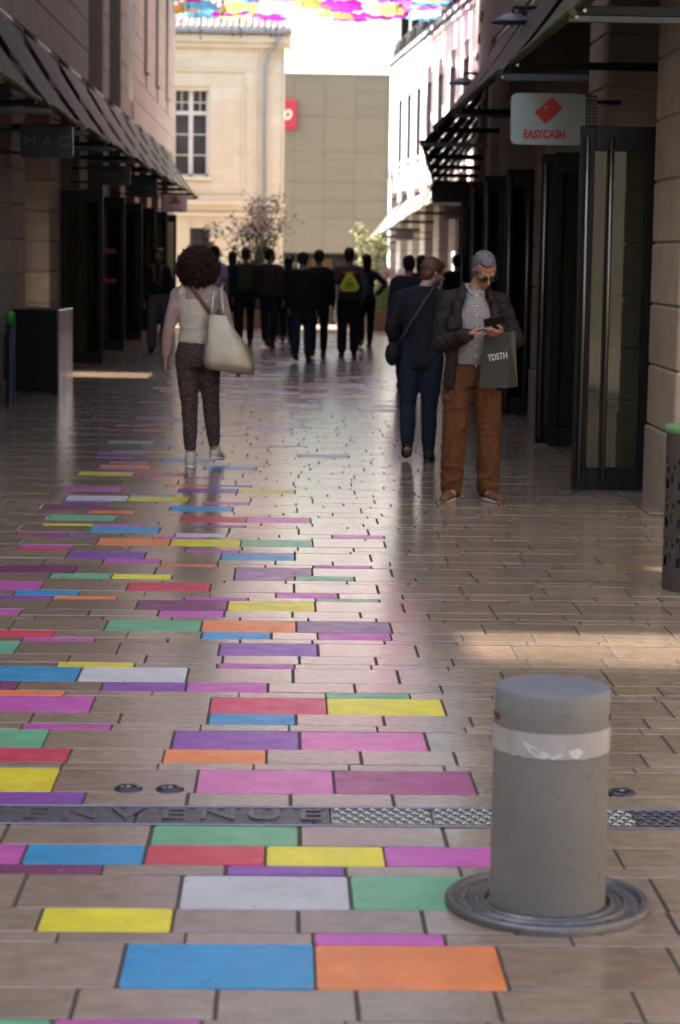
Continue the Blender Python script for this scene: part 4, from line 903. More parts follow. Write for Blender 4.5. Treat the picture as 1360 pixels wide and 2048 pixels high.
def hand(q, w_, d, nrm, side, curl=.5, L=.18, thumb=True, fold=None):
    """palm, four bent fingers of unequal length and a thumb; d = direction of the hand, nrm = palm side"""
    d = Vector(d).normalized(); nrm = Vector(nrm); nrm = (nrm - d * nrm.dot(d)).normalized(); s = d.cross(nrm) * side; w_ = Vector(w_)
    for o_ in (-.028, -.010, .010, .028):
        q.cap(w_ + s * o_ * .6 + d * .005, .014, w_ + d * .085 + s * o_, .0125)
    for k, o_ in enumerate((.030, .010, -.010, -.029)):
        fl = (.070, .080, .074, .056)[k]; p = w_ + d * .088 + s * o_; dd = d.copy(); pts = [p]; rr = [.0105]
        for j, f in enumerate((.45, .32, .23)):
            ang = curl * (.5 + .35 * j) + .04 * k; dd = (dd * math.cos(ang) + nrm * math.sin(ang)).normalized(); p = p + dd * fl * f; pts.append(p); rr.append(.0098 - .0012 * j)
        q.chain(pts, rr)
    if thumb:
        p = w_ + d * .025 + s * .028; dd = (d * .6 + s * .75 + nrm * .35).normalized(); pts = [p, p + dd * .035]; dd = (d * .9 + s * .15 + nrm * .45).normalized(); pts += [pts[-1] + dd * .032, pts[-1] + dd * .058]; q.chain(pts, [.0145, .0125, .0110, .0092])
def headmat(c, pitch=0, yaw=0, roll=0): return Matrix.Translation(Vector(c)) @ Euler((-pitch, roll, yaw), 'XYZ').to_matrix().to_4x4()
def head(q, M):
    k = len(q.v)
    q.ell((0, -.012, .032), (.073, .092, .086)); q.ell((0, .018, -.020), (.062, .068, .085)); q.ell((0, .036, -.075), (.042, .044, .034)); q.ell((0, .060, -.098), (.022, .020, .016))
    q.cap((0, .083, .012), .008, (0, .108, -.026), .0125); q.ell((.011, .094, -.032), (.009, .011, .008)); q.ell((-.011, .094, -.032), (.009, .011, .008))
    q.cap((-.042, .068, .026), .008, (-.012, .080, .022), .008); q.cap((.042, .068, .026), .008, (.012, .080, .022), .008)
    q.ell((-.036, .062, -.022), (.020, .016, .016)); q.ell((.036, .062, -.022), (.020, .016, .016))
    q.ell((0, .082, -.058), (.024, .012, .005)); q.ell((0, .080, -.068), (.021, .012, .006))
    for s in (-1, 1): q.ell((s * .073, -.008, -.004), (.009, .019, .031), (0, 0, s * .35))
    q.xf(M, k)
DEF = dict(torso=[(0, 0, .90, .150, .10), (0, 0, .98, .155, .105), (0, 0, 1.08, .132, .095), (0, .0, 1.22, .150, .10), (0, 0, 1.34, .165, .10), (0, -.005, 1.41, .135, .08), (0, -.005, 1.46, .07, .06)])
def figure(spec):
    H = spec.get('H', 1.72); s = H / 1.75; vox = spec.get('vox', .016); wmn = spec.get('woman', False)
    root = empty('person', (spec['x'], spec['y'], zg(spec['y'])), R(spec.get('rot', 0)), spec['label'], 'person', spec.get('group')); S = Matrix.Scale(s, 4)
    sh = .155 if wmn else .172; lean = spec.get('lean', 0)
    def ln(p): p = Vector(p); f = max(0, p.z - .95) ; return Vector((p.x + spec.get('leanx', 0) * f, p.y + lean * f, p.z))
    legs = spec.get('legs') or [((.09, 0, .90), (.095, .02, .49), (.10, -.01, .09), 0, 0), ((-.09, 0, .90), (-.095, .02, .49), (-.10, -.01, .09), 0, 0)]
    arms = spec.get('arms') or [((sh, 0, 1.40), (.215, -.03, 1.12), (.23, .04, .87)), ((-sh, 0, 1.40), (-.215, .03, 1.12), (-.23, .10, .88))]
    hc = spec.get('head', (0, .02, 1.625)); HM = headmat(ln(hc), spec.get('pitch', .05), spec.get('yaw', 0), spec.get('roll', 0)) @ Matrix.Scale(spec.get('hs', 1.0), 4)
    bulk = spec.get('bulk', 1.)
    # body: one continuous surface
    q = MB(); tor = [tuple(ln((a, b, z))) + (rx * (.9 if wmn else 1) * .92, ry * .92) for a, b, z, rx, ry in DEF['torso']]; q.loft(tor)
    q.cap(ln((0, -.008, 1.42)), .055, HM @ Vector((0, -.02, -.06)), .052); head(q, HM)
    for i, (a, b, c) in enumerate(arms):
        q.chain([ln(a), ln(b), ln(c)], [.046, .036, .026]); hd = spec.get('hands', {}).get(i)
        a, b, c = ln(a), ln(b), ln(c)
        if hd: hand(q, c + (hd.get('off') and Vector(hd['off']) or Vector()), hd['d'], hd['n'], hd['side'], hd.get('curl', .5))
        else:
            d = (c - b).normalized(); hand(q, c, d, Vector((-1 if c.x > 0 else 1, .3, 0)), 1 if c.x > 0 else -1, .45)
    for h, k, an, fy, lift in legs: q.chain([h, k, an], [.082, .055, .036]); q.cap(an, .036, Vector(an) + Vector((0, .06, -.04)), .03)
    q.xf(S); body = obj('body', q.fused('body', spec.get('bvox', vox), spec.get('skin', S2), 2), root)
    # trousers
    q = MB(); fl = spec.get('flare', .0); q.loft([(0, 0, .80, .165 * bulk, .112), (0, 0, .90, .178 * bulk, .125), (0, 0, .98, .160 * bulk, .116), (0, 0, 1.03, .148 * bulk, .108)])
    tr = spec.get('trad', (.098, .070, .060))
    for h, k, an, fy, lift in legs:
        h, k, an = Vector(h), Vector(k), Vector(an); e = an + (k - an).normalized() * spec.get('hem', .05)
        q.chain([h, (h + k) / 2, k, (k + e) / 2, e], [tr[0], (tr[0] + tr[1]) / 2 + .004, tr[1], (tr[1] + tr[2]) / 2 + .004, tr[2]])
    q.xf(S); obj('trousers', q.fused('trousers', vox, spec['bottom'], 3, spec.get('wrb', (.006, 9))), root)
    # shoes
    sm = spec.get('shoem', L_shoe)
    for h, k, an, fy, lift in legs:
        q = MB(); hb = spec.get('boot', 0)
        q.cap((0, -.005, .05), .042, (0, .05, .045), .040); q.cap((0, .06, .038), .040, (0, .15, .028), .036); q.cap((0, .15, .030), .036, (0, .195, .024), .028); q.cap((0, -.005, .05), .040, (0, 0, .10 + hb), .042 + (.016 if hb else 0))
        for v in range(len(q.v)): x_, y_, z_ = q.v[v]; q.v[v] = (x_ * 1.15, y_ * 1.06, max(z_, .016))
        M = Matrix.Translation(Vector((an[0], an[1], an[2] - .09))) @ Matrix.Rotation(fy, 4, 'Z') @ Matrix.Translation((0, .15, .02)) @ Matrix.Rotation(-lift, 4, 'X') @ Matrix.Translation((0, -.15, -.02))
        q.xf(S @ M); sh_ = obj('shoe', q.fused('shoe', min(vox, .01), sm, 2), root)
        q = MB(); k_ = [(0, .06, 0, .046, .128), (0, .06, .022, .047, .130)]; q.loft(k_, 20, 2.4); q.xf(S @ M); obj('sole', q.mesh('sole', spec.get('solem', L_shoe)), sh_)
    # top
    tm_ = spec['top']; slm = spec.get('sleeve', tm_); tl = spec.get('toplen', .93); b = bulk
    q = MB(); rg = [(0, 0, tl, .170, .125), (0, 0, tl + .03, .175, .130), (0, 0, 1.08, .158, .122), (0, 0, 1.22, .172, .125), (0, 0, 1.34, .182, .122), (0, -.005, 1.42, .150, .098), (0, -.008, 1.475, .085, .074)]
    if wmn: rg = [(a, b_, z, rx * .90, ry * .92) for a, b_, z, rx, ry in rg]
    rg = [tuple(ln((a, b_ + spec.get('topy', 0), z))) + (rx * b, ry * b * spec.get('tops', 1)) for a, b_, z, rx, ry in rg]; rg = [(0, -.001, z, rx, ry) if False else (x, y, z, rx, ry) for (x, y, z, rx, ry) in rg]
    q.loft(rg); ar = spec.get('arad', (.060, .050, .042)); sleeves = MB() if slm is not tm_ else q
    for a, e, c in arms:
        a, e, c = ln(a), ln(e), ln(c); a2 = Vector((a.x * .55, a.y, a.z + .015)); short = spec.get('short')
        if short: sleeves.chain([a2, a, (a + e * 1.4) / 2.4], [.07 * b, ar[0] * b, ar[0] * b])
        else: sleeves.chain([a2, a, (a + e) / 2, e, (e + c) / 2, c - (c - e).normalized() * .02], [.07 * b, ar[0] * b, ar[0] * b * .97, ar[1] * b, ar[1] * b * .95, ar[2] * b])
    if sleeves is not q:
        q2 = MB(); q2.loft([(x, y, z, rx * .97, ry * .97) for x, y, z, rx, ry in rg]); q2.v += [tuple(v) for v in sleeves.v]; k = len(q2.f); 
        nv = len(q2.v) - len(sleeves.v); q2.f += [tuple(i + nv for i in f) for f in sleeves.f]; q2.mi += sleeves.mi; q2.sm += sleeves.sm
        q2.xf(S); obj('sleeved_blouse', q2.fused('sleeved_blouse', vox, slm, 3, (.004, 10)), root)
        q = MB(); q.loft([r for r in rg[:5]]) ; q.loft([(r[0], r[1] - .0, r[2], r[3] * 1.01, r[4] * 1.02) for r in rg[:5]])
        for sx_ in (-1, 1): q.chain([(sx_ * .135, 0, 1.28), (sx_ * .118, -.055, 1.38), (sx_ * .11, -.01, 1.455)], [.055, .042, .024]); 
        q.xf(S); obj('camisole', q.fused('camisole', vox, tm_, 3, (.004, 8)), root)
    else:
        q.xf(S); obj(spec.get('topname', 'jumper'), q.fused('top', vox, tm_, 3, spec.get('wrt', (.007, 8))), root)
    # hair
    hs = spec.get('hair', 'short'); hm = spec.get('hairm', H_bk)
    if hs:
        q = MB()
        if hs == 'short': q.ell((0, -.026, .046), (.081, .093, .086)); q.ell((0, -.055, -.015), (.068, .052, .065))
        elif hs == 'receding': q.ell((0, -.036, .042), (.082, .090, .084)); q.ell((0, -.058, -.02), (.070, .050, .06)); q.ell((0, .012, .090), (.058, .060, .034)); q.ell((.066, .0, .01), (.018, .035, .035)); q.ell((-.066, .0, .01), (.018, .035, .035))
        elif hs == 'bob': q.ell((0, -.026, .042), (.088, .102, .092)); q.ell((0, -.060, -.025), (.076, .055, .062)); q.ell((0, .045, .080), (.060, .040, .032))
        elif hs == 'long': q.ell((0, -.024, .042), (.085, .098, .092)); q.ell((0, -.055, -.05), (.082, .055, .12)); q.ell((0, -.065, -.13), (.065, .04, .09))
        elif hs == 'cap': q.ell((0, -.012, .050), (.088, .103, .078)); q.ell((0, -.05, -.01), (.070, .055, .06))
        elif hs == 'curly':
            rs = random.Random(3)
            q.ell((0, -.03, .03), (.118, .120, .112)); q.ell((0, -.05, -.06), (.122, .105, .09))
            for _ in range(60):
                v = Vector((rs.gauss(0, 1), rs.gauss(0, 1), rs.gauss(0, 1))).normalized()
                if v.y > .45: continue
                q.ell((v.x * .118, -.035 + v.y * .112, -.01 + v.z * .125), (.032, .032, .030), n=8)
        q.xf(S @ HM); me = q.fused('hair', .010 if hs != 'curly' else .009, hm, 1 if hs == 'curly' else 3, (.004 if hs != 'curly' else .006, 16 if hs != 'curly' else 30))
        ho = obj('cap' if hs == 'cap' else 'hair', me, root)
        if hs == 'curly':
            rs = random.Random(5); q = MB()
            for _ in range(1500):
                v = Vector((rs.gauss(0, 1), rs.gauss(0, 1), rs.gauss(0, 1))).normalized()
                if v.y > .5: continue
                k_ = rs.uniform(.90, 1.14) + .07 * noise.noise(v * 2.3); c = Vector((v.x * .133, -.037 + v.y * .126, -.018 + v.z * .136)) * k_; ax = (v + Vector((rs.gauss(0, .5), rs.gauss(0, .5), rs.gauss(-.5, .4)))).normalized(); a_ = ax.orthogonal().normalized(); b_ = ax.cross(a_); r_ = rs.uniform(.010, .020); L_ = rs.uniform(.03, .06); ph = rs.uniform(0, 6)
                q.tube([c + ax * L_ * (t / 9 - .3) + a_ * r_ * math.cos(ph + t * 1.25) + b_ * r_ * math.sin(ph + t * 1.25) for t in range(10)], .0042, 4)
            q.xf(S @ HM); co = obj('curls', q.mesh('curls', hm), ho)
    return root, S, HM, ln

def strap(root, pts, w_, m_, name='strap', thick=None):
    q = MB(); q.tube(pts, w_, 8, flat=(0, 0, 1) if thick is None else thick); return obj(name, q.mesh(name, m_), root)
# --- man reading his phone
M_shirt = checks('small checked shirt', (.34, .31, .29, 1), (.05, .04, .042, 1), 74)
MS = dict(x=1.262, y=14.30, rot=183, H=1.69, vox=.011, bvox=.0062, label='grey haired man in dark brown jacket and rust trousers, standing reading his phone', skin=S1, hair='receding', hairm=H_grey,
          top=C_brownj, topname='jacket', toplen=.80, bottom=C_chino, trad=(.106, .082, .076), hem=-.005, shoem=mat('brown suede', (.14, .05, .022), .8, nz=(20, .2)), solem=mat('pale sole', (.5, .46, .4), .6),
          head=(-.055, .075, 1.600), pitch=.72, yaw=.22, roll=.08, bulk=1.03, arad=(.068, .062, .053), topy=-.045, tops=.72, wrt=(.012, 9), wrb=(.013, 8),
          legs=[((.095, 0, .88), (.125, .03, .48), (.135, -.01, .09), -.35, 0), ((-.095, 0, .88), (-.115, .03, .48), (-.125, -.01, .09), .30, 0)],
          arms=[((.180, -.01, 1.385), (.235, .03, 1.08), (.075, .27, 1.165)), ((-.18, -.01, 1.385), (-.285, .03, 1.12), (-.16, .27, 1.165))],
          hands={0: dict(d=(-.80, .35, .45), n=(-.2, .1, -1), side=-1, curl=.45), 1: dict(d=(.62, .30, .15), n=(.2, -.55, .85), side=-1, curl=.75)})
root, S, HM, ln = figure(MS)
q = MB(); q.loft([(0, .03, .955, .145, .118), (0, .04, 1.02, .145, .122), (0, .045, 1.15, .140, .112), (0, .040, 1.30, .125, .098), (0, .025, 1.42, .075, .082), (-.01, .01, 1.47, .068, .068)], 28)
q.xf(S); so_ = obj('shirt', q.fused('shirt', .009, M_shirt, 2, (.004, 10)), root)
q = MB()
for i in range(8):
    z = .95 + i * .068; q.lathe([(.0001, .004), (.006, .003), (.007, 0)], 10)
    k = len(q.v) - 30; q.xf(Matrix.Translation((0.0, .162 - max(0, z - 1.1) * .10, z)) @ Matrix.Rotation(R(-90), 4, 'X'), k)
q.xf(S); obj('button', q.mesh('button', M_tapew), so_)
q = MB(); 
for s_ in (-1, 1): q.cap((s_ * .062, -.01, 1.50), .014, (s_ * .03, .095, 1.435), .012)
q.cap((-.062, -.01, 1.50), .014, (.062, -.01, 1.50), .014); q.xf(S); obj('collar', q.fused('collar', .008, M_shirt, 2), so_)
q = MB()
for s_ in (-1, 1):
    q.chain([(s_ * .100, .02, 1.45), (s_ * .128, .085, 1.34), (s_ * .145, .100, 1.15), (s_ * .160, .085, .98), (s_ * .170, .07, .82)], [.030, .034, .040, .044, .046])
    q.chain([(s_ * .075, -.03, 1.50), (s_ * .085, .05, 1.47), (s_ * .10, .10, 1.40)], [.020, .020, .022])
    q.cbox(-.05, .05, -.005, .005, -.05, .05, .003); k = len(q.v) - 24; q.xf(Matrix.Translation((s_ * .15, .155, 1.24)), k)
q.xf(S); obj('jacket_front', q.fused('jacket_front', .011, C_brownj, 3, (.009, 10)), root)
q = MB(); q.loft([(0, .005, .955, .166, .132), (0, .005, .99, .164, .131)], 32); q.xf(S); obj('belt', q.mesh('belt', mat('brown belt leather', (.05, .02, .012), .45)), root)
q = MB(); q.cbox(-.018, .018, .132, .140, .955, .990, .002); q.xf(S); obj('buckle', q.mesh('buckle', M_steel), root)
M_lens = M_glass.copy(); M_lens.name = 'spectacle lens'; M_lens.node_tree.nodes['Transparent BSDF'].inputs[0].default_value = (.45, .42, .42, 1); M_lens.node_tree.nodes['Fresnel'].inputs[0].default_value = 1.12
# glasses, eyes, eyebrows
M_gl = mat('black spectacle frame', (.008, .007, .008), .25)
q = MB()
for s_ in (-1, 1):
    pts = [(s_ * .034 + .027 * math.cos(t * .449), .096 - .0035 * abs(math.cos(t * .449)) * 2, .004 + .020 * math.sin(t * .449)) for t in range(15)]; q.tube(pts, .0032, 6, caps=False)
    q.tube([(s_ * .061, .088, .008), (s_ * .080, .05, .010), (s_ * .080, -.005, .006)], .0026, 6)
q.tube([(-.008, .098, .006), (0, .101, .009), (.008, .098, .006)], .003, 6); q.xf(S @ HM); gl_ = obj('spectacles', q.mesh('spectacles', M_gl), root)
q = MB()
for s_ in (-1, 1):
    q.add([(s_ * .034 + .026 * math.cos(t * .524), .0945, .004 + .019 * math.sin(t * .524)) for t in range(12)], [tuple(range(12))])
q.xf(S @ HM); obj('lens', q.mesh('lens', M_lens), gl_)
for s_ in (-1, 1):
    q = MB(); q.ell((s_ * .033, .066, .003), (.013, .012, .011)); q.xf(S @ HM); obj('eye', q.mesh('eye', mat('eye white', (.5, .48, .45), .3)), root)
    q = MB(); q.ell((s_ * .033, .0775, .000), (.0055, .003, .0055)); q.xf(S @ HM); obj('iris', q.mesh('iris', H_bk), root)
    q = MB(); q.cap((s_ * .014, .086, .026), .0045, (s_ * .048, .074, .028), .004); q.xf(S @ HM); obj('eyebrow', q.mesh('eyebrow', H_grey), root)
q = MB(); q.cap((-.020, .0895, -.0625), .0028, (.020, .0895, -.0625), .0028); q.xf(S @ HM); obj('mouth', q.mesh('mouth', mat('lip line', (.16, .05, .04), .6)), root)
Mr = Matrix.Translation((1.262, 14.30, 0)) @ Matrix.Rotation(R(183), 4, 'Z')
p = Mr @ Vector((-.085, .365, 1.222)); t = empty('mobile_phone', p, R(183), 'dark mobile phone held in both hands by the standing man', 'phone'); t.rotation_euler = (R(-38), R(14), R(183))
q = MB(); q.cbox(-.072, .072, -.005, .005, -.037, .037, .004); obj('case', q.mesh('case', M_black), t); q = MB(); q.box(-.066, .066, -.0062, -.0052, -.033, .033); obj('screen', q.mesh('screen', mat('dim phone screen', (.04, .035, .03), .1)), t)
# paper bag on the forearm
p = Mr @ Vector((-.135, .26, 0)); bgt = empty('shopping_bag', (p.x, p.y, 0), R(-36), 'taupe paper shopping bag with white TDSTH lettering on the phone reader\'s forearm', 'shopping bag')
M_pap = mat('taupe coated paper', (.040, .035, .027), .5, nz=(5, .12), rvar=.08)
q = MB(); w0, w1, d0, d1, z0, z1 = .100, .112, .030, .062, .775, 1.135
vb = [(-w1, -d1, z0), (w1, -d1, z0 + .01), (w1, d1, z0 + .015), (-w1, d1, z0)]; vt = [(-w0, -d0, z1 - .01), (w0, -d0, z1 + .02), (w0, d0, z1 + .02), (-w0, d0, z1 - .01)]; mr_ = (w1 - .012, 0, .92); mt_ = (w0 - .028, 0, z1 + .01)
q.add(vb + vt + [mr_, mt_, (-w0 + .028, 0, z1 - .01), (w1 - .005, 0, z0 + .1)], [(0, 3, 2, 1), (0, 1, 5, 4), (2, 3, 7, 6), (1, 11, 8, 9, 5), (6, 9, 8, 11, 2), (1, 2, 11), (3, 0, 4, 10, 7)]); obj('paper_body', q.mesh('paper_body', M_pap), bgt)
q = MB()
for yy in (-d0, d0): q.tube([(-.05, yy, z1 - .02), (-.048, yy * .5, z1 + .05), (-.02, 0, z1 + .085), (.03, 0, z1 + .085), (.052, yy * .5, z1 + .05), (.055, yy, z1 - .02)], .004, 6)
obj('handle', q.mesh('handle', M_black), bgt)
obj('lettering', text_mesh('TDSTH', .060, mat('white bag print', (.75, .75, .75), .5), .001, .80, .0005), bgt, (.020, -.0505, .985), (R(85), R(-10), 0))
# --- woman with the tote bag
leo = checks('leopard print trousers', (.16, .10, .075, 1), (.045, .03, .027, 1), 70, True)
WS = dict(x=-.665, y=16.3, rot=-3, H=1.68, vox=.011, bvox=.0065, woman=True, label='curly haired woman in cream top and leopard print trousers walking away with gold tote', skin=S1, hair='curly', hairm=H_br, top=C_cream, sleeve=C_sheer, bottom=leo,
          trad=(.094, .066, .050), hem=.075, toplen=.98, head=(.0, .01, 1.60), shoem=mat('gold white leather', (.52, .47, .36), .35, nz=(8, .2)), solem=M_white, wrb=(.006, 9),
          legs=[((.088, 0, .88), (.105, .06, .50), (.135, .10, .125), -.2, .12), ((-.088, 0, .88), (-.060, .0, .48), (-.045, -.06, .09), .05, 0)],
          arms=[((.170, 0, 1.37), (.250, -.03, 1.10), (.315, .0, .88)), ((-.165, 0, 1.37), (-.225, -.03, 1.10), (-.255, .02, .87))], arad=(.056, .048, .036))
root, S, HM, ln = figure(WS)
strap(root, [(-.115, .10, 1.40), (-.120, .02, 1.475), (-.10, -.062, 1.452), (0, -.122, 1.33), (.08, -.128, 1.22), (.16, -.10, 1.10)], .017, mat('tan leather strap', (.16, .07, .045), .5), 'crossbody_strap', (0, .3, 1))
q = MB(); q.lathe([(.031, -.006), (.034, 0), (.031, .006)], 20, (-.247, .017, .885)); q.xf(S); obj('bracelet', q.mesh('bracelet', mat('gold bracelet', (.6, .35, .08), .25, 1)), root)
M_gold = mat('metallic gold leather', (.42, .35, .26), .42, .5, nz=(5, .25), bump=.004, bscale=12, rvar=.08)
tb = empty('tote_bag', (-.665 + .215, 16.3 - .16, 0), R(4), 'large metallic gold leather tote hanging from the curly haired woman\'s shoulder', 'bag')
q = MB(); nn = 40; rings = [(.035, .745, .165, .055), (.035, .760, .190, .078), (.028, .82, .198, .085), (.018, .90, .178, .075), (.0, .98, .148, .060), (-.03, 1.06, .110, .045), (-.05, 1.13, .082, .030), (-.055, 1.165, .072, .020)]
for cx_, z, rx, ry in rings:
    for j in range(nn):
        t_ = 2 * math.pi * j / nn; c_, s_ = math.cos(t_), math.sin(t_); f = 1 + .10 * math.sin(5 * t_ + z * 9) * max(0, (z - .8)) * 2.2
        xx = cx_ + rx * math.copysign(abs(c_) ** .7, c_); yy = ry * f * math.copysign(abs(s_) ** .7, s_); q.v.append((xx, yy, z - xx * .12 * (1.1 - (z - .74))))
for i in range(len(rings) - 1):
    for j in range(nn): q.f.append((i * nn + j, i * nn + (j + 1) % nn, (i + 1) * nn + (j + 1) % nn, (i + 1) * nn + j)); q.mi.append(0); q.sm.append(True)
q.f.append(tuple(reversed(range(nn)))); q.mi.append(0); q.sm.append(True); me = q.mesh('leather_body', M_gold)
for v in me.vertices: v.co += Vector((0, noise.noise(v.co * 9) * .014, 0))
obj('leather_body', me, tb)
for yy, x0, x1 in ((-.02, -.105, -.015), (.02, -.11, -.02)):
    q = MB(); q.tube([(x0, yy, 1.14), (x0 + .008, yy * .8 + .01, 1.25), (x0 + .02, .08, 1.37), (x0 + .035, .15, 1.415), (x1 + .01, .15, 1.41), (x1 - .012, .08, 1.36), (x1 - .006, yy * .8 + .01, 1.25), (x1 + .005, yy, 1.13)], .011, 8, flat=(1, 0, 0)); obj('handle', q.mesh('handle', M_gold), tb)
# --- woman in black
root, S, HM, ln = figure(dict(x=1.08, y=16.9, rot=-6, H=1.655, vox=.011, bvox=.008, woman=True, label='auburn haired woman in black jumper and jeans walking away beside the phone reader', skin=S2, hair='bob', hairm=H_aub, top=C_black, bottom=C_denim,
    trad=(.104, .072, .054), hem=.04, toplen=.82, bulk=1.06, boot=.15, head=(.085, .05, 1.585), yaw=-1.05, pitch=.25, arad=(.066, .056, .046), wrb=(.006, 9),
    legs=[((.09, 0, .88), (.075, .03, .48), (.075, .06, .09), -.1, 0), ((-.09, 0, .88), (-.105, .0, .48), (-.100, -.08, .13), .1, .5)],
    arms=[((.175, 0, 1.38), (.24, -.02, 1.10), (.25, .06, .86)), ((-.18, 0, 1.38), (-.255, .02, 1.12), (-.20, .14, .93))]))
strap(root, [(.14, .06, 1.40), (.12, -.02, 1.44), (.08, -.10, 1.36), (-.02, -.146, 1.20), (-.13, -.13, 1.02), (-.20, -.06, .90)], .016, mat('grey black strap', (.045, .045, .05), .4), 'crossbody_strap', (0, .3, 1))
p = Vector((1.08 - .23, 16.9 - .03, 0)); t = empty('handbag', p, 0, 'small round black handbag at the hip of the woman in black', 'bag'); q = MB(); q.ell((0, 0, .86), (.06, .10, .095)); obj('pouch', q.fused('pouch', .01, C_black, 2, (.004, 12)), t)
q = MB(); q.tube([(0, -.09, .88), (0, 0, .945), (0, .09, .88)], .004, 6); obj('zip', q.mesh('zip', M_steel), t)

# --- the people further down the street
def walk(a, b=None, lift=.7):      # right leg forward by a
    b = a if b is None else b
    return [((.09, 0, .89), (.095, a * .55 + .03, .49), (.09, a, .095), 0, 0), ((-.09, 0, .89), (-.095, -b * .25, .50), (-.09, -b, .13), 0, lift)]
def standing(w_=.09, y=.03): return [((.09, 0, .9), (w_, .03, .49), (w_, y, .09), -.1, 0), ((-.09, 0, .9), (-w_, .02, .49), (-w_, -y, .09), .1, 0)]
G = 'people further down the street'
C_br2 = cloth('faded brown cloth', (.06, .042, .032)); C_gn = cloth('dark green cloth', (.022, .032, .026))
P = [dict(x=-2.04, y=34.6, rot=172, H=1.66, woman=True, label='woman in a black top and loose grey trousers walking towards the camera on the left', hair='long', skin=S3, top=C_black, bottom=C_grey, trad=(.10, .085, .085), legs=walk(.12), toplen=.98, scarf=True),
     dict(x=-1.22, y=36.6, rot=-4, H=1.72, label='man in a lavender T-shirt partly hidden by the curly haired woman', hair='short', hairm=H_br, top=C_lav, bottom=C_navy, short=True, legs=standing(), yaw=.5),
     dict(x=-.70, y=37.3, rot=0, H=1.70, label='person in black carrying an olive backpack, left of the crowd', hair='short', top=C_navy, bottom=C_black, legs=walk(.15), pack=(C_trk, None)),
     dict(x=-.98, y=39.6, rot=0, H=1.64, label='person in navy whose head shows left of the olive backpack wearer', hair='long', top=C_gn, bottom=C_black, legs=standing()),
     dict(x=-.27, y=36.8, rot=-14, H=1.70, label='man in a dark brown jacket and jeans, head turned to the right', hair='short', skin=S1, top=C_br2, topname='jacket', bottom=C_denim, legs=walk(-.16, -.05), bulk=1.08, yaw=-.7),
     dict(x=.04, y=38.9, rot=8, H=1.56, woman=True, label='slim woman in black with long dark hair between the two men in dark jackets', hair='long', top=C_black, bottom=C_black, legs=walk(.14)),
     dict(x=.25, y=32.0, rot=-10, H=1.64, label='man with a flat navy cap, long dark coat and blue jeans walking away', hair='cap', hairm=C_navy, top=C_black, topname='coat', toplen=.80, bottom=C_blue, legs=walk(.10, .10, .3), bulk=1.16, trad=(.105, .08, .072)),
     dict(x=.52, y=33.6, rot=0, H=1.68, label='tall man in a black coat just right of the man with the cap', hair='short', top=C_black, topname='coat', toplen=.85, bottom=C_black, legs=walk(.14), bulk=1.05),
     dict(x=1.00, y=33.9, rot=0, H=1.72, label='man wearing a dark red backpack with a yellow triangle', hair='short', top=C_hood, topname='hoodie', bottom=C_black, legs=standing(.10, .06), pack=('red', 1), bulk=1.05, trad=(.105, .085, .078),
          arms=[((.19, 0, 1.40), (.27, .02, 1.13), (.22, .12, .92)), ((-.19, 0, 1.40), (-.265, .02, 1.14), (-.24, .12, .90))]),
     dict(x=1.42, y=37.6, rot=5, H=1.62, woman=True, label='woman in a dark blazer with one hand on her hip, right of the red backpack', hair='long', hairm=H_br, top=C_navy, topname='blazer', toplen=.86, bottom=C_black, legs=walk(.12),
          arms=[((.17, 0, 1.38), (.36, -.05, 1.20), (.20, .03, 1.00)), ((-.17, 0, 1.38), (-.22, .02, 1.12), (-.22, .1, .88))]),
     dict(x=1.52, y=26.5, rot=-2, H=1.62, label='man in a dark blue jacket with cropped hair, behind the auburn haired woman', hair='short', hairm=H_br, top=C_navy, topname='jacket', bottom=C_denim, legs=standing(), bulk=1.22),
     dict(x=2.02, y=32.0, rot=0, H=1.62, woman=True, label='dark haired person almost hidden behind the auburn haired woman', hair='long', top=C_black, bottom=C_black, legs=standing()),
     dict(x=2.75, y=34.5, rot=0, H=1.64, label='person in black seen between the auburn haired woman and the grey haired man', hair='short', top=C_black, bottom=C_navy, legs=standing(), bulk=1.05),
     dict(x=.10, y=45.5, rot=0, H=1.70, woman=True, label='distant person in a pinkish coat half hidden behind the man with the cap', hair='short', hairm=H_br, top=C_hood, bottom=C_black, legs=standing())]
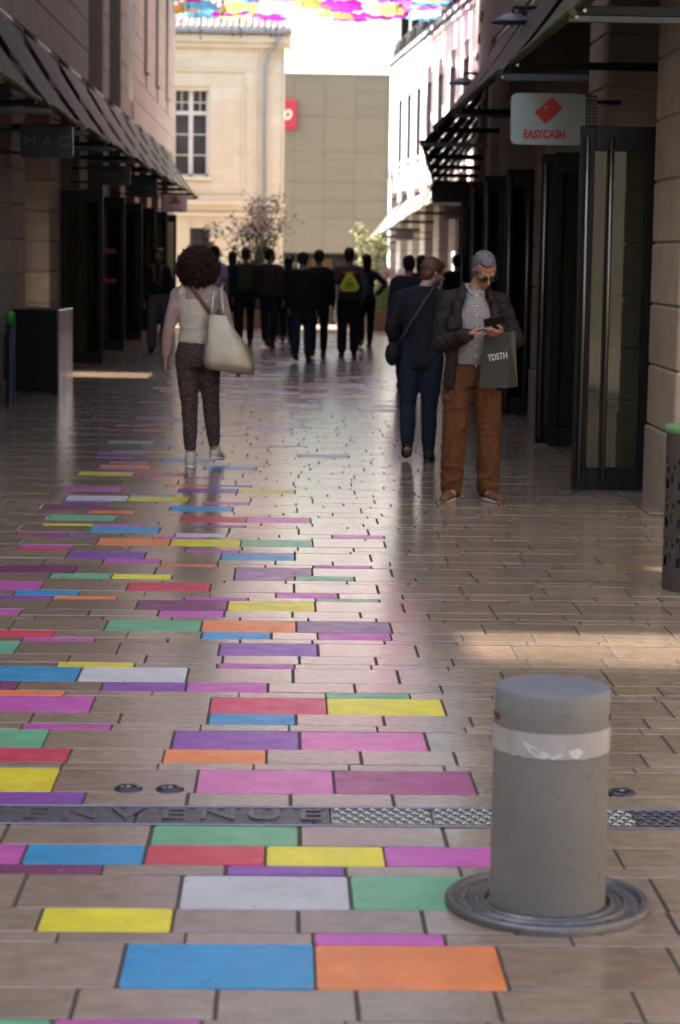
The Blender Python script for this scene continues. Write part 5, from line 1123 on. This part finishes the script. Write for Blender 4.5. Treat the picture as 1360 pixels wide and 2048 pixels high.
for sp in P:
    sp['group'] = G; sp['hs'] = 1.09; sp.setdefault('vox', .017); sp['bvox'] = .015; root, S, HM, ln = figure(sp)
    if sp.get('scarf'): strap(root, [(-.07, .10, 1.42), (-.05, .135, 1.25), (-.03, .145, 1.08)], .03, mat('rust scarf', (.16, .06, .04), .8), 'scarf', (1, 0, 0)); strap(root, [(.07, .10, 1.42), (.05, .135, 1.25), (.04, .145, 1.12)], .03, MATS['rust scarf'], 'scarf', (1, 0, 0))
    if sp.get('pack'):
        mm = mat('dark red nylon', (.13, .012, .018), .55) if sp['pack'][0] == 'red' else sp['pack'][0]
        ca, sa = 0, 0; t = empty('backpack', (sp['x'], sp['y'] - .19, zg(sp['y'])), R(sp['rot']), ('dark red backpack with a fluorescent yellow triangle' if sp['pack'][1] else 'worn olive green canvas backpack') + ' on a walker\'s back', 'backpack')
        q = MB(); q.loft([(0, 0, .97, .135, .07), (0, 0, 1.02, .155, .085), (0, 0, 1.30, .15, .08), (0, 0, 1.42, .11, .055)], 24, 3); q.loft([(0, -.07, 1.0, .11, .03), (0, -.07, 1.15, .11, .03)], 20, 3); obj('pack', q.fused('pack', .012, mm, 3, (.004, 9)), t)
        for s_ in (-1, 1): strap(t, [(s_ * .10, .03, 1.40), (s_ * .115, .14, 1.45), (s_ * .12, .27, 1.38), (s_ * .13, .30, 1.2)], .022, mm, 'strap', (1, 0, 0))
        if sp['pack'][1]:
            Y_ = mat('fluorescent yellow', (.85, .92, .02), .5)
            def tri(r, z, y, m_, nm):
                q = MB(); pts = []
                for k in range(3):
                    a = R(90 + 120 * k)
                    for da in (-14, 14): pts.append((r * math.cos(a + R(da)) * 1.0, r * math.sin(a + R(da)) * 1.05 + z))
                q.add([(a, y, b) for a, b in pts] + [(a, y + .012, b) for a, b in pts], [tuple(range(6))] + [(i, i + 6, (i + 1) % 6 + 6, (i + 1) % 6) for i in range(6)]); obj(nm, q.mesh(nm, m_), t)
            tri(.165, 1.17, -.135, Y_, 'yellow_triangle'); tri(.075, 1.165, -.139, C_trk, 'triangle_border'); tri(.062, 1.165, -.142, Y_, 'inner_triangle'); tri(.030, 1.16, -.146, C_black, 'dark_triangle')
            q = MB(); q.box(-.12, .12, -.14, -.136, 1.085, 1.093); obj('grey_stripe', q.mesh('grey_stripe', M_grey), t)
            q = MB(); q.cbox(-.13, .13, -.105, -.09, 1.33, 1.36, .004); obj('red_band', q.mesh('red_band', M_red), t)
